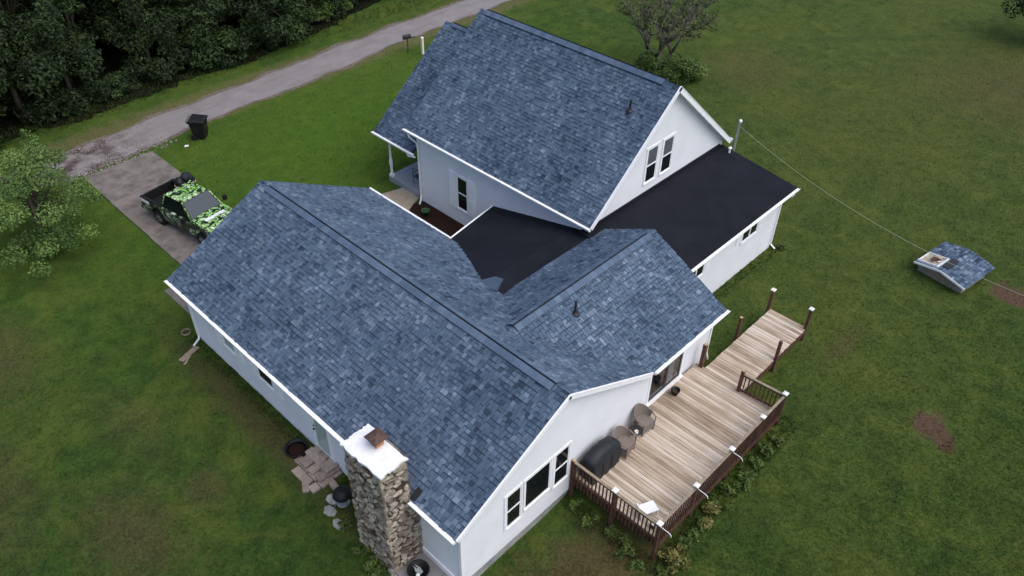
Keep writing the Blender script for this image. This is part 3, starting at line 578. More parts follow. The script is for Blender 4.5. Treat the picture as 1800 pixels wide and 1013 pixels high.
# stone chimney: individual rubble stones set in mortar
CHX0, CHX1, CHY0, CHY1, CHZ = -.86, .02, 1.9, 3.5, 4.55
m = MB(); m.box(CHX0 + .05, CHY0 + .05, -1, CHX1 + .28, CHY1 - .05, 2.5); m.box(CHX0 + .05, CHY0 + .05, 2.4, CHX1, CHY1 - .05, CHZ - .08); chim = m.build('chimney', 'mortar', house)
STONES = []
def rubble(w, h, cell, fn, asp=1.7):
    pts = []; ny = max(2, int(h / cell * asp ** .5)); nx = max(2, int(w / cell / asp ** .5))
    for j in range(ny):
        for i in range(nx): pts.append(Vector(((i + .5 + random.uniform(-.6, .6) + .5 * (j % 2) - .25) / nx * w, (j + .5 + random.uniform(-.6, .6)) / ny * h)))
    sc = Vector((1 / asp, 1))
    for i, p in enumerate(pts):
        poly = [Vector((-.02, 0)), Vector((w + .02, 0)), Vector((w + .02, h)), Vector((-.02, h))]
        for k, q in enumerate(pts):
            if k == i or abs(q.y - p.y) > 3 * cell or abs(q.x - p.x) > 4 * cell: continue
            d = Vector(((q.x - p.x) * sc.x ** 2, (q.y - p.y))); poly = clip(poly, (p + q) / 2, d)
            if len(poly) < 3: break
        if len(poly) < 3: continue
        c = sum(poly, Vector((0, 0))) / len(poly); g = random.uniform(.035, .09); dep = random.uniform(.03, .085)
        r = min((v - c).length for v in poly)
        if r < .03: continue
        rings = [(max(.5, 1 - .022 / r), -.03), (max(.45, 1 - .028 / r), dep * .6), (max(.3, 1 - g / r * .8), dep)]
        V = []; n = len(poly)
        for s_, d_ in rings: V += [fn(*(c + (v - c) * s_ + Vector((random.uniform(-.006, .006), random.uniform(-.006, .006)))), d_ + random.uniform(-.006, .006)) for v in poly]
        V.append(fn(c.x, c.y, dep * 1.12)); F = [(k * n + i2, k * n + (i2 + 1) % n, (k + 1) * n + (i2 + 1) % n, (k + 1) * n + i2) for k in range(2) for i2 in range(n)] + [(2 * n + i2, 2 * n + (i2 + 1) % n, 3 * n) for i2 in range(n)]
        STONES.append((r if fn(0, 0, 1)[0] < CHX0 or fn(0, 0, 1)[1] < CHY0 else 0, V, F))   # faces turned to the camera first, by size
zb = -.35
rubble(CHY1 - CHY0, CHZ - zb - .05, .18, lambda a, b, d: (CHX0 + .05 - d, CHY1 - a, zb + b))
rubble(CHX1 - CHX0 + .3, 3.2, .18, lambda a, b, d: (CHX0 + a, CHY0 + .05 - d, zb + b))
rubble(CHX1 - CHX0, CHZ - zb - .05 - 3.2, .18, lambda a, b, d: (CHX0 + a, CHY0 + .05 - d, zb + 3.2 + b))
rubble(CHZ - 2.6, CHY1 - CHY0, .3, lambda b, a, d: (CHX1 + d, CHY0 + a, 2.6 + b), .6)
rubble(CHX1 - CHX0, CHZ - 2.4, .26, lambda a, b, d: (CHX1 - a, CHY1 - .05 + d, 2.4 + b))
STONES.sort(key=lambda q: -q[0]); rest = MB()
for i, (r, V, F) in enumerate(STONES):
    if i < 300: b = MB(); b.add(V, F); b.build('stone', 'stone', chim)
    else: rest.add(V, F)
o = rest.build('small_stones', 'stone', chim); o['kind'] = 'stuff'
m = MB(); V = []; n = 48
for k in range(n):
    t_ = k / n * 4; i = int(t_); f = t_ - i; cs = [(CHX0 - .05, CHY0 - .04), (CHX1 + .04, CHY0 - .04), (CHX1 + .04, CHY1 + .04), (CHX0 - .05, CHY1 + .04)]
    a_, b_ = cs[i], cs[(i + 1) % 4]; V.append((a_[0] + (b_[0] - a_[0]) * f + random.uniform(-.035, .035), a_[1] + (b_[1] - a_[1]) * f + random.uniform(-.035, .035), CHZ - .05))
cx_, cy_ = (CHX0 + CHX1) / 2, (CHY0 + CHY1) / 2
for s_, z_ in ((.995, CHZ + .012), (.9, CHZ + .022)): V += [(cx_ + (V[k][0] - cx_) * s_, cy_ + (V[k][1] - cy_) * s_, z_) for k in range(n)]
V.append((cx_, cy_, CHZ + .03)); m.add(V, [(k + r * n, (k + 1) % n + r * n, (k + 1) % n + (r + 1) * n, k + (r + 1) * n) for r in (0, 1) for k in range(n)] + [(2 * n + k, 2 * n + (k + 1) % n, 3 * n) for k in range(n)]); m.build('mortar_crown', 'crown_white', chim)
fx, fy = -.22, 2.78
m = MB(); m.box(fx - .13, fy - .13, CHZ + .05, fx + .13, fy + .13, CHZ + .24); m.build('flue', 'flue', chim, bevel=.01)
m = MB(); m.box(fx - .15, fy - .15, CHZ + .24, fx + .15, fy + .15, CHZ + .36); z_ = CHZ + .36
m.add([(fx - .24, fy - .24, z_), (fx + .24, fy - .24, z_), (fx + .24, fy + .24, z_), (fx - .24, fy + .24, z_), (fx, fy, z_ + .10), (fx - .24, fy - .24, z_ - .03), (fx + .24, fy - .24, z_ - .03), (fx + .24, fy + .24, z_ - .03), (fx - .24, fy + .24, z_ - .03)], [(0, 1, 4), (1, 2, 4), (2, 3, 4), (3, 0, 4), (0, 5, 6, 1), (1, 6, 7, 2), (2, 7, 8, 3), (3, 8, 5, 0), (8, 7, 6, 5)]); m.build('flue_cap', 'rust', chim)
m = MB(); m.obox((.18, 1.80, zA(.18) + .045), Vector((.16, 0, .16 * sAl)), (0, .09, 0), (-.01, 0, .03)); m.build('flashing', 'dark_frame', house)

# ------------------------------------------------------------ deck
DZ = .6
deck = thing('deck', (8.7, -1.5, 0), 'weathered wooden deck with brown picket railing and a narrow walkway', 'deck')
W2 = ROOTM['deck'].inverted()
def dchild(name, me, x, y, z, rz=0.0): o = bpy.data.objects.new(name, me); COL.objects.link(o); o.parent = deck; o.location = (x - 8.7, y + 1.5, z); o.rotation_euler = (0, 0, rz); return o
def board_mesh(L_, w=.134):
    m = MB(); m.box(-w / 2, -L_ / 2, -.035, w / 2, L_ / 2, 0); me = m.mesh('board', 'deck_wood'); return me
bm1, bm2 = board_mesh(3.42), board_mesh(1.6)
x = 5.2
while x < 12.28: dchild('board', bm1, x + .069, -1.47 + random.uniform(-.012, .012), DZ + random.uniform(-.004, .004), random.uniform(-.0012, .0012)); x += .1445
while x < 16.85: dchild('board', bm2, x + .069, -.93 + random.uniform(-.01, .01), DZ + random.uniform(-.004, .004), random.uniform(-.003, .003)); x += .1445
def dbox(name, b, mt='stain', bevel=0): m = MB(); m.box(*b); return m.build(name, mt, deck, bevel=bevel)
dbox('rim_joist', (5.15, -3.25, .30, 12.32, -3.205, .56)); dbox('rim_joist', (5.12, -3.2, .30, 5.165, .15, .56)); dbox('rim_joist', (12.29, -3.2, .30, 12.335, -1.75, .56)); dbox('rim_joist', (12.34, -1.75, .32, 16.8, -1.71, .56)); dbox('rim_joist', (12.34, -.15, .32, 16.8, -.11, .56)); dbox('rim_joist', (16.80, -1.75, .32, 16.84, -.11, .56))
for x in (6.6, 8.1, 9.6, 11.0): dbox('joist', (x, -3.2, .36, x + .04, .15, .558))
def post(x, y, top=1.55, cap=None, w=.055, base=None):
    m = MB(); m.box(x - w, y - w, (gz(x, y) - .1) if base is None else base, x + w, y + w, top); p = m.build('post', 'stain', deck, bevel=.004)
    if cap == 'white':
        c = MB(); c.box(x - .085, y - .085, top + .001, x + .085, y + .085, top + .045); c.add([(x - .075, y - .075, top + .045), (x + .075, y - .075, top + .045), (x + .075, y + .075, top + .045), (x - .075, y + .075, top + .045), (x, y, top + .085)], [(0, 1, 4), (1, 2, 4), (2, 3, 4), (3, 0, 4)]); k = c.build('post_cap', 'cap_white', p)
    if cap == 'tan':
        c = MB(); c.box(x - w * .93, y - w * .93, top + .001, x + w * .93, y + w * .93, top + .012); c.build('cut_end', 'post_top', p)
    return p
PW = [post(5.06, -1.55, cap='white'), post(5.06, -3.2, cap='white'), post(6.95, -3.2, cap='white'), post(8.92, -3.2, cap='white'), post(10.80, -3.2, cap='white'), post(12.25, -3.2, cap='white')]
post(5.08, .10, 1.5, 'tan'); post(12.13, -1.62, 1.62, 'tan'); post(12.22, .02, 1.72, 'tan', .07); post(14.5, -.06, 1.62, 'tan'); post(16.8, -.08, 1.6, 'white'); post(16.82, -1.70, 1.6, 'white'); post(14.47, -1.76, 1.55, None)
for i in (1, 2, 3):
    x = (5.06, 5.06, 6.95, 8.92)[i]; m = MB(); m.tube([(x + .02, -3.25, 1.42), (x + .03, -3.52, 1.40), (x + .03, -3.6, 1.36), (x + .03, -3.62, 1.28)], .012, 6); m.build('lamp_bracket', 'white_plastic', PW[i])
def railing(p0, p1, n):
    p0, p1 = Vector(p0), Vector(p1); d = (p1 - p0); L_ = d.length; d.normalize(); w = Vector((-d.y, d.x, 0)); Z = Vector((0, 0, 1)); c = (p0 + p1) / 2
    m = MB(); m.obox(c + Z * 1.475, d * L_ / 2, w * .045, Z * .018); m.build('top_rail', 'post_top' if False else 'weathered', deck); m = MB(); m.obox(c + Z * 1.41, d * L_ / 2, w * .018, Z * .04); m.build('upper_rail', 'stain', deck)
    m = MB(); m.obox(c + Z * .70, d * L_ / 2, w * .018, Z * .04); m.build('lower_rail', 'stain', deck)
    b = MB(); b.box(-.018, -.018, 0, .018, .018, 1.07); me = b.mesh('baluster', 'stain'); out = w * (.037 if (c + w * .1 - Vector((8.7, -1.2, 0))).length > (c - Vector((8.7, -1.2, 0))).length else -.037)
    for i in range(n):
        q = p0 + d * L_ * (i + .5) / n + out; dchild('baluster', me, q.x, q.y, .38, math.atan2(d.y, d.x))
railing((5.06, .04, 0), (5.06, -1.49, 0), 11); railing((5.06, -1.61, 0), (5.06, -3.14, 0), 11)
for a_, b_, n in ((5.12, 6.89, 13), (7.01, 8.86, 14), (8.98, 10.74, 13), (10.86, 12.19, 10)): railing((a_, -3.2, 0), (b_, -3.2, 0), n)
railing((12.25, -3.14, 0), (12.14, -1.68, 0), 10)

# things on the deck
def chair(loc, rz, label):
    t = thing('wicker_chair', loc, label, 'chair', 'wicker chairs on the deck', rz)
    def L(name, m, mt='wicker', smooth=False, bevel=0): return local(name, m.mesh(name, mt, smooth), t)
    m = MB(); m.prism([(-.26, -.25, .36), (.26, -.25, .36), (.29, .05, .36), (.2, .24, .36), (-.2, .24, .36), (-.29, .05, .36)], (0, 0, .07)); L('seat', m)
    m = MB(); pts = [(math.cos(a) * .34, math.sin(a) * .30 + .02) for a in [math.radians(d) for d in range(-10, 191, 20)]]
    V = []
    for i, (x, y) in enumerate(pts):
        s = math.sin(math.pi * i / (len(pts) - 1)); top = .62 + .26 * s ** 1.5
        V += [(x * .88, y * .88, .38), (x * 1.06, y * (1.06 + .18 * s), top), (x * 1.0, y * (1.0 + .18 * s), top), (x * .82, y * .82, .40)]
    n = len(pts); m.add(V, [(4 * i + k, 4 * i + 4 + k, 4 * i + 4 + (k + 1) % 4, 4 * i + (k + 1) % 4) for i in range(n - 1) for k in range(4)] + [(0, 1, 2, 3), (4 * n - 1, 4 * n - 2, 4 * n - 3, 4 * n - 4)]); L('backrest', m)
    for s in (-1, 1):
        m = MB(); m.tube([(s * .27, -.25, .0), (s * .29, -.25, .6), (s * .34, -.05, .635), (s * .36, .06, .66)], [.02, .024, .03, .03], 6); L('arm', m)
    for sx in (-1, 1):
        m = MB(); m.tube([(sx * .22, .22, .0), (sx * .2, .2, .37)], .022, 6); L('leg', m); m = MB(); m.tube([(sx * .25, -.24, .0), (sx * .25, -.23, .37)], .022, 6); L('leg', m)
    for sx in (-1, 1): m = MB(); m.box(sx * .27 - .012, -.22, .1, sx * .27 + .012, .18, .36); L('skirt', m)
    m = MB(); m.box(-.24, -.25, .1, .24, -.23, .36); L('skirt', m)
chair((7.12, -.36, DZ), math.radians(8), 'brown wicker chair beside the covered grill on the deck')
chair((8.32, -.24, DZ), math.radians(-6), 'brown wicker chair nearest the sliding glass door')
t = thing('side_table', (7.74, -.30, DZ), 'small dark side table between the two wicker chairs', 'table')
m = MB(); m.lathe((0, 0, .42), [(.22, 0), (.23, .015), (.22, .03)], 18); local('table_top', m.mesh('table_top', 'dark_frame'), t)
for k in range(3): m = MB(); m.tube([(.06 * math.cos(k * 2.09), .06 * math.sin(k * 2.09), .42), (.17 * math.cos(k * 2.09), .17 * math.sin(k * 2.09), 0)], .013, 6); local('leg', m.mesh('leg', 'dark_frame'), t)
t = thing('candle_jar', (7.66, -.42, DZ + .451), 'small cream candle jar on the dark side table', 'jar')
m = MB(); m.lathe((0, 0, 0), [(.055, 0), (.065, .01), (.065, .12), (.058, .125), (.055, .09), (.0, .085)], 16); local('jar', m.mesh('jar', 'ceramic', True), t)
m = MB(); m.lathe((0, 0, .086), [(.05, 0), (.0, .004)], 14); local('wax', m.mesh('wax', 'cap_lens'), t)
t = thing('covered_grill', (6.0, -.24, DZ), 'barbecue grill under a black fitted cover on the deck', 'grill')
prof = [(-.30, 0), (-.31, .55), (-.30, .82), (-.24, 1.02), (-.10, 1.12), (.08, 1.12), (.22, 1.04), (.29, .84), (.31, .55), (.30, 0)]
V = []; nx = 15
for i in range(nx):
    u = i / (nx - 1); x = (u - .5) * 1.36; s = .62 + .38 * math.sin(math.pi * min(1, max(0, .12 + u * .76))) ** .6
    for (y, z) in prof: V.append((x + .03 * math.sin(z * 9 + y * 5), y * (1 + .05 * math.sin(u * 25 + z * 4)) * (1.04 - .06 * z), z * s if z > .5 else z * (.95 + .1 * s)))
n = len(prof); m = MB(); m.add(V, [(i * n + k, i * n + k + 1, (i + 1) * n + k + 1, (i + 1) * n + k) for i in range(nx - 1) for k in range(n - 1)] + [tuple(range(n))[::-1], tuple(range((nx - 1) * n, nx * n))]); c = local('cover', m.mesh('cover', 'black_cover', True), t)
for sx in (-1, 1):
    for sy in (-1, 1): m = MB(); m.tube([(sx * .5, sy * .22, 0), (sx * .5, sy * .22, .12)], .03, 8); local('leg', m.mesh('leg', 'dark_frame'), t)
for k in (-.25, .2): m = MB(); m.tube([(k, -.318, .75), (k + .03, -.322, .4), (k, -.318, .1)], .012, 5); local('strap', m.mesh('strap', 'dark_frame'), t)
t = thing('plant_pot', (10.40, -.10, DZ), 'round black empty plant pot by the sliding door', 'pot')
m = MB(); m.lathe((0, 0, 0), [(.10, 0), (.15, .2), (.17, .2), (.17, .235), (.145, .235), (.13, .12), (0, .11)], 20); local('bowl', m.mesh('bowl', 'black_plastic', True), t)
m = MB(); m.lathe((0, 0, .115), [(.128, 0), (0, .02)], 14); local('soil', m.mesh('soil', 'soil'), t)
t = thing('white_bench', (5.68, -2.38, DZ), 'small white plastic bench near the deck corner', 'bench', rz=math.radians(66))
m = MB(); t.scale = (.85, .82, .9); m.box(-.22, -.37, .28, .22, .37, .315); local('seat', m.mesh('seat', 'white_plastic'), t)
for s in (-1, 1): m = MB(); m.prism([(-.22, s * .34 - .015, 0), (-.16, s * .34 - .015, 0), (-.12, s * .34 - .015, .2), (.12, s * .34 - .015, .2), (.16, s * .34 - .015, 0), (.22, s * .34 - .015, 0), (.22, s * .34 - .015, .28), (-.22, s * .34 - .015, .28)], (0, .03, 0)); local('leg', m.mesh('leg', 'white_plastic'), t)
m = MB(); m.box(-.22, .33, .316, .22, .36, .46); m.box(-.22, .30, .43, .22, .329, .46); local('handle', m.mesh('handle', 'white_plastic'), t)
t = thing('lantern', (5.42, -2.82, DZ), 'small white-topped lantern standing on the deck corner boards', 'lantern')
m = MB(); m.box(-.06, -.06, 0, .06, .06, .2); local('body', m.mesh('body', 'dark_frame'), t); m = MB(); m.box(-.085, -.085, .2, .085, .085, .24); local('lid', m.mesh('lid', 'cap_white'), t)

# ------------------------------------------------------------ things round the house
t = thing('paver_steps', (-.1, 6.6, 0), 'rough steps of stacked tan pavers below the side door', 'steps')
pm = []
for w, l in ((.30, .42), (.22, .45), (.30, .30)): m = MB(); m.box(-w / 2, -l / 2, -.05, w / 2, l / 2, .05); pm.append(m.mesh('paver', 'paver'))
def pav(k, x, y, z, rz): o = local('paver', pm[k], t, (x, y, z), (random.uniform(-.03, .03), random.uniform(-.03, .03), rz)); b = o.modifiers.new('bevel', 'BEVEL'); b.width = .012; b.segments = 2
gb = gz(-.3, 6.5)
for lv, rows in enumerate((((-.62, (-.55, -.1, .32)), (-.30, (-.6, -.15, .3, .62)), (.0, (-.5, 0, .45)), (.22, (-.5, 0, .45))), ((-.25, (-.42, 0, .42)), (.05, (-.4, .02, .44)), (.26, (-.4, .02, .44))), ((.08, (-.3, .14, .5)), (.28, (-.3, .14, .5))))):
    for x, ys in rows:
        for y in ys: pav(random.choice((0, 0, 2)), x, y, gb + .05 + lv * .102, random.uniform(-.05, .05))
for x, y in ((-.1, -.85), (-.78, -.3)): pav(1, x, y, gb + .04, random.uniform(-1, 1))
for i, (x, y, r, lab) in enumerate(((-.55, 5.35, .2, 'flat pale stone nearest the paver steps'), (-.85, 5.0, .19, 'flat pale stone left of the kettle grill'), (-.95, 4.45, .17, 'flat pale stone at the foot of the kettle grill'))):
    m = MB(); P = [(x + r * (1 + .25 * random.uniform(-1, 1)) * math.cos(k * .9), y + 1.3 * r * (1 + .25 * random.uniform(-1, 1)) * math.sin(k * .9), gz(x, y) - .03) for k in range(7)]; m.prism(P, (0, 0, .085)); o = m.build('flat_stone', 'flagstone', bevel=.015); tag(o, lab, 'stone', 'flat stones by the chimney')
t = thing('kettle_grill', (-.44, 4.86, gz(-.4, 4.8)), 'black kettle grill standing on the grass beside the stone chimney', 'grill')
m = MB(); m.lathe((0, 0, .62), [(.02, -.2), (.16, -.17), (.25, -.08), (.29, .0)], 24); local('bowl', m.mesh('bowl', 'black_plastic', True), t)
m = MB(); m.lathe((0, 0, .63), [(.30, 0), (.295, .03), (.26, .12), (.16, .19), (.0, .21)], 24); lid = local('lid', m.mesh('lid', 'black_plastic', True), t)
m = MB(); m.tube([(-.07, 0, .82), (-.07, 0, .88), (.07, 0, .88), (.07, 0, .82)], .014, 6); local('handle', m.mesh('handle', 'dark_frame'), t)
for k in range(3): a_ = k * 2.094 + .5; m = MB(); m.tube([(.16 * math.cos(a_), .16 * math.sin(a_), .5), (.3 * math.cos(a_), .3 * math.sin(a_), 0)], .014, 6); local('leg', m.mesh('leg', 'chrome'), t)
m = MB(); m.lathe((0, 0, .22), [(.2, 0), (.21, .01), (.2, .015)], 16); local('ash_tray', m.mesh('ash_tray', 'galv'), t)
t = thing('black_tub', (-.22, 7.75, gz(-.2, 7.7)), 'low round black tub in the dirt beside the paver steps', 'tub')
m = MB(); m.lathe((0, 0, 0), [(.33, -.02), (.38, .13), (.405, .135), (.405, .155), (.36, .155), (.32, .05), (0, .045)], 28); local('shell', m.mesh('shell', 'black_plastic', True), t)
m = MB(); m.lathe((0, 0, .06), [(.325, 0), (.2, .02), (0, .03)], 20); local('soil', m.mesh('soil', 'mulch', True), t)
t = thing('fire_bowl', (-.30, 1.42, -.17), 'black round bowl holding a grey scoop on the concrete pad', 'bowl')
m = MB(); m.lathe((0, 0, 0), [(.2, 0), (.27, .1), (.32, .24), (.335, .24), (.335, .26), (.30, .26), (.24, .12), (0, .08)], 28); local('bowl', m.mesh('bowl', 'black_plastic', True), t)
m = MB(); m.prism([(-.05, -.14, .2), (.06, -.14, .2), (.09, .02, .22), (.03, .2, .25), (.015, .05, .23), (-.01, .05, .23), (-.03, .19, .25), (-.1, .02, .22)], (0, 0, .025)); local('scoop', m.mesh('scoop', 'galv'), t)
m = MB(); m.lathe((-.12, -.12, .15), [(.05, 0), (.06, .1), (.05, .11)], 12); local('cup', m.mesh('cup', 'white_plastic'), t)
m = MB(); m.obox((-.45, 14.45, .05), (.42, .15, -.01), (-.04, .11, 0), (0, 0, .02)); m.obox((-.62, 14.22, .055), (.25, .2, -.01), (-.03, .035, 0), (0, 0, .018)); o = m.build('splash_board', 'weathered', bevel=.005); tag(o, 'weathered board lying under the corner downspout', 'board')
t = thing('hose_coil', (.05, 15.55, .07), 'pale coiled hose on the drive edge by the corner downspout', 'hose')
for k in range(3): m = MB(); m.tube([(.17 * math.cos(j * .42), .17 * math.sin(j * .42), .02 + .03 * k) for j in range(16)], .015, 6); local('loop', m.mesh('loop', 'weathered', True), t)
t = thing('green_pot', (11.92, 15.0, .05), 'green plant pot with small seedling on the mulch bed', 'pot')
m = MB(); m.lathe((0, 0, 0), [(.12, 0), (.17, .3), (.19, .3), (.19, .34), (.16, .34), (.14, .26), (0, .25)], 20); local('pot', m.mesh('pot', 'green_pot', True), t)
m = MB()
for k in range(14): a_ = random.random() * 6.28; r = random.uniform(.05, .16); m.add([(0, 0, .27), (r * math.cos(a_) - .02, r * math.sin(a_), .36), (1.5 * r * math.cos(a_), 1.5 * r * math.sin(a_), .4), (r * math.cos(a_) + .02, r * math.sin(a_), .37)], [(0, 1, 2, 3)], 0, random.random())
local('leaves', m.mesh('leaves', 'leaf_weed'), t)
t = thing('porch_chair', (13.35, 17.0, .3), 'black metal chair on the front porch', 'chair', rz=math.radians(90))
m = MB(); m.box(-.22, -.22, .4, .22, .22, .43); local('seat', m.mesh('seat', 'dark_frame'), t)
m = MB(); m.tube([(-.22, .22, 0), (-.22, .24, .88), (.22, .24, .88), (.22, .22, 0)], .016, 6); m.tube([(-.22, .235, .65), (.22, .235, .65)], .012, 6); local('backrest', m.mesh('backrest', 'dark_frame'), t)
for s in (-1, 1): m = MB(); m.tube([(s * .22, -.22, 0), (s * .22, -.22, .62), (s * .22, .24, .62)], .015, 6); local('arm', m.mesh('arm', 'dark_frame'), t)
t = thing('white_planter', (13.1, 16.55, .3), 'small white planter on the porch by the house corner', 'planter')
m = MB(); m.lathe((0, 0, 0), [(.1, 0), (.14, .2), (.16, .2), (.16, .23), (.13, .23), (.12, .15), (0, .15)], 16); local('bowl', m.mesh('bowl', 'white_plastic', True), t)

# well house
WX, WY = 25.25, -4.2
t = thing('well_house', (WX, WY, 0), 'low tan well house with blue shingled lid on the lawn', 'well house', rz=math.radians(-9))
m = MB(); m.prism([(-.95, -1.02, -.1), (-.95, 1.0, -.1), (-.95, 1.0, .42), (-.95, 0, .56), (-.95, -1.02, .42)], (1.95, 0, 0)); local('wall', m.mesh('wall', 'well_wall'), t)
m = MB(); m.box(-.985, -.25, .02, -.952, .22, .34); local('door', m.mesh('door', 'weathered'), t)
m = MB(); m.prism([(-1.2, -1.17, .44), (-1.2, 0, .66), (1.2, 0, .66), (1.2, -1.17, .44)], (0, 0, .05)); m.prism([(-1.2, 0.001, .66), (-1.2, 1.12, .44), (1.2, 1.12, .44), (1.2, 0.001, .66)], (0, 0, .05)); rf = local('roof', m.mesh('roof', 'underlay'), t)
m = MB()
for O, Tp in (((-1.22, -1.19, .495), (-1.22, 0, .72)), ((-1.22, 1.14, .495), (-1.22, 0, .72))):
    O, Tp = Vector(O), Vector(Tp); T = (Tp - O); tl = T.length; T.normalize(); S = Vector((1, 0, 0)); N = S.cross(T); N = N if N.z > 0 else -N
    for k in range(int(tl / .15) + 1):
        s = -random.random() * .2
        while s < 2.44:
            w = random.choice((.12, .17, .24)); s0, s1 = max(s, 0), min(s + w - .004, 2.44); s += w
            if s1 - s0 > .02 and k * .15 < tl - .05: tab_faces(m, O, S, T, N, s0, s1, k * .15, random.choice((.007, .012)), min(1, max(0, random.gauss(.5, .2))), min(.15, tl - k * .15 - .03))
o = local('shingle_field', m.mesh('shingle_field', 'shingle'), rf); o['kind'] = 'stuff'
m = MB(); m.box(-1.24, -1.19, .42, -1.205, 0, .49); 
m = MB(); m.obox((-1.225, -.595, .575), (0, .595, .11), (.012, 0, 0), (0, 0, .045)); m.obox((-1.225, .57, .575), (0, .57, -.11), (.012, 0, 0), (0, 0, .045)); local('fascia', m.mesh('fascia', 'trim'), t)
t = thing('scrap_tray', (WX - .55, WY + .72, .585), 'white-edged tray of brown scraps lying on the well house lid', 'tray', rz=math.radians(-9)); t.rotation_euler = (math.radians(-11), 0, math.radians(-9))
m = MB(); m.box(-.42, -.42, 0, .42, .42, .03); local('base', m.mesh('base', 'cardboard'), t)
m = MB(); m.box(-.45, -.45, 0, -.42, .45, .12); m.box(-.42, -.45, 0, .45, -.42, .12); m.box(.42, -.42, 0, .45, .45, .10); m.box(-.42, .42, 0, .42, .45, .08); local('rim', m.mesh('rim', 'white_plastic'), t)
for k in range(9): m = MB(); a_ = random.uniform(-.5, .5); m.obox((random.uniform(-.3, .3), random.uniform(-.3, .3), .07 + .012 * k), Vector((math.cos(a_), math.sin(a_), 0)) * random.uniform(.08, .17), Vector((-math.sin(a_), math.cos(a_), 0)) * random.uniform(.04, .1), (0, 0, .012)); local('scrap', m.mesh('scrap', random.choice(('brown_scrap', 'brown_scrap', 'cardboard', 'cap_white'))), t)
m = MB(); m.obox((WX - .45, WY + .05, .745), (.42, -.06, 0), (.02, .14, .0), (0, 0, .02)); o = m.build('dark_mat', 'dark_frame'); tag(o, 'dark square mat on the well house ridge beside the tray', 'mat')

# service cable and its pole outside the frame
m = MB(); pts = []; A0, B0 = Vector((22.42, 5.55, 4.4)), Vector((18.0, -20, 8.0))
for i in range(33): u = i / 32; p = A0.lerp(B0, u); p.z -= 4 * 2.5 * u * (1 - u); pts.append(p)
m.tube(pts, .007, 6); o = m.build('service_cable', 'cable', smooth=True); tag(o, 'pale overhead service cable running from the roof mast across the lawn', 'cable')
t = thing('utility_pole', (18.0, -20, 0), 'brown wooden utility pole at the end of the service cable', 'pole')
m = MB(); m.tube([(0, 0, -.3), (0, 0, 8.5)], [.16, .11], 12); local('shaft', m.mesh('shaft', 'bark'), t); m = MB(); m.box(-.7, -.05, 7.8, .7, .05, 7.92); local('crossarm', m.mesh('crossarm', 'bark'), t)

# bin, post, mailbox
t = thing('wheeled_bin', (8.35, 28.95, gz(8.3, 28.9)), 'black wheeled trash bin standing by the road edge', 'bin', rz=math.radians(44)); t.scale = (1.25, 1.15, 1.08)
m = MB(); m.add([(-.24, -.24, .04), (.24, -.24, .04), (.24, .26, .04), (-.24, .26, .04), (-.32, -.34, .98), (.32, -.34, .98), (.32, .36, .98), (-.32, .36, .98)], [(0, 3, 2, 1), (0, 1, 5, 4), (1, 2, 6, 5), (2, 3, 7, 6), (3, 0, 4, 7), (4, 5, 6, 7)]); o = local('body', m.mesh('body', 'black_plastic'), t); b = o.modifiers.new('bevel', 'BEVEL'); b.width = .04; b.segments = 3
m = MB(); m.box(-.345, -.365, .93, .345, -.34, 1.0); m.box(-.345, .36, .93, .345, .385, 1.0); m.box(-.345, -.339, .93, -.32, .359, 1.0); m.box(.32, -.339, .93, .345, .359, 1.0); local('rim', m.mesh('rim', 'black_plastic'), t)
m = MB(); m.add([(-.34, -.37, 1.005), (.34, -.37, 1.005), (.34, .36, 1.03), (-.34, .36, 1.03), (-.28, -.30, 1.05), (.28, -.30, 1.05), (.28, .30, 1.10), (-.28, .30, 1.10)], [(0, 1, 5, 4), (1, 2, 6, 5), (2, 3, 7, 6), (3, 0, 4, 7), (4, 5, 6, 7), (0, 3, 2, 1)]); local('lid', m.mesh('lid', 'black_plastic'), t)
m = MB(); m.tube([(-.26, .36, .94), (-.26, .46, .98), (.26, .46, .98), (.26, .36, .94)], .018, 6); local('handle', m.mesh('handle', 'black_plastic'), t)
for s in (-1, 1): m = MB(); m.tube([(s * .27, .25, .13), (s * .33, .25, .13)], .13, 16); local('wheel', m.mesh('wheel', 'rubber'), t)
m = MB(); m.box(-.13, -.315, .55, .13, -.30, .68); local('plate', m.mesh('plate', 'dark_frame'), t)
m = MB(); m.prism([(7.15, 28.6, .02), (7.32, 28.52, .02), (7.42, 28.62, .02), (7.25, 28.74, .02)], (0, 0, .03)); o = m.build('litter', 'cap_white'); tag(o, 'small pale litter scrap on the grass by the bin', 'litter')
t = thing('white_post', (23.75, 28.75, 0), 'plain white wooden post near the road behind the porch roof', 'post')
m = MB(); t.scale = (1, 1, .8); m.box(-.07, -.07, -.2, .07, .07, 1.35); o = local('shaft', m.mesh('shaft', 'ceramic'), t); m = MB(); m.add([(-.085, -.085, 1.35), (.085, -.085, 1.35), (.085, .085, 1.35), (-.085, .085, 1.35), (0, 0, 1.42)], [(0, 1, 4), (1, 2, 4), (2, 3, 4), (3, 0, 4), (3, 2, 1, 0)]); local('cap', m.mesh('cap', 'trim'), t)
t = thing('mailbox', (23.2, 29.55, 0), 'dark mailbox on a thin post beside the road', 'mailbox', rz=math.radians(75))
m = MB(); m.tube([(0, 0, -.2), (0, 0, .98)], .04, 8); local('post', m.mesh('post', 'bark'), t)
m = MB(); m.prism([(-.1, -.24, .98), (.1, -.24, .98), (.1, -.24, 1.1), (.06, -.24, 1.17), (-.06, -.24, 1.17), (-.1, -.24, 1.1)], (0, .5, 0)); local('box', m.mesh('box', 'dark_frame'), t)
m = MB(); m.box(-.03, -.55, .9, .03, .3, .975); local('arm', m.mesh('arm', 'bark'), t)

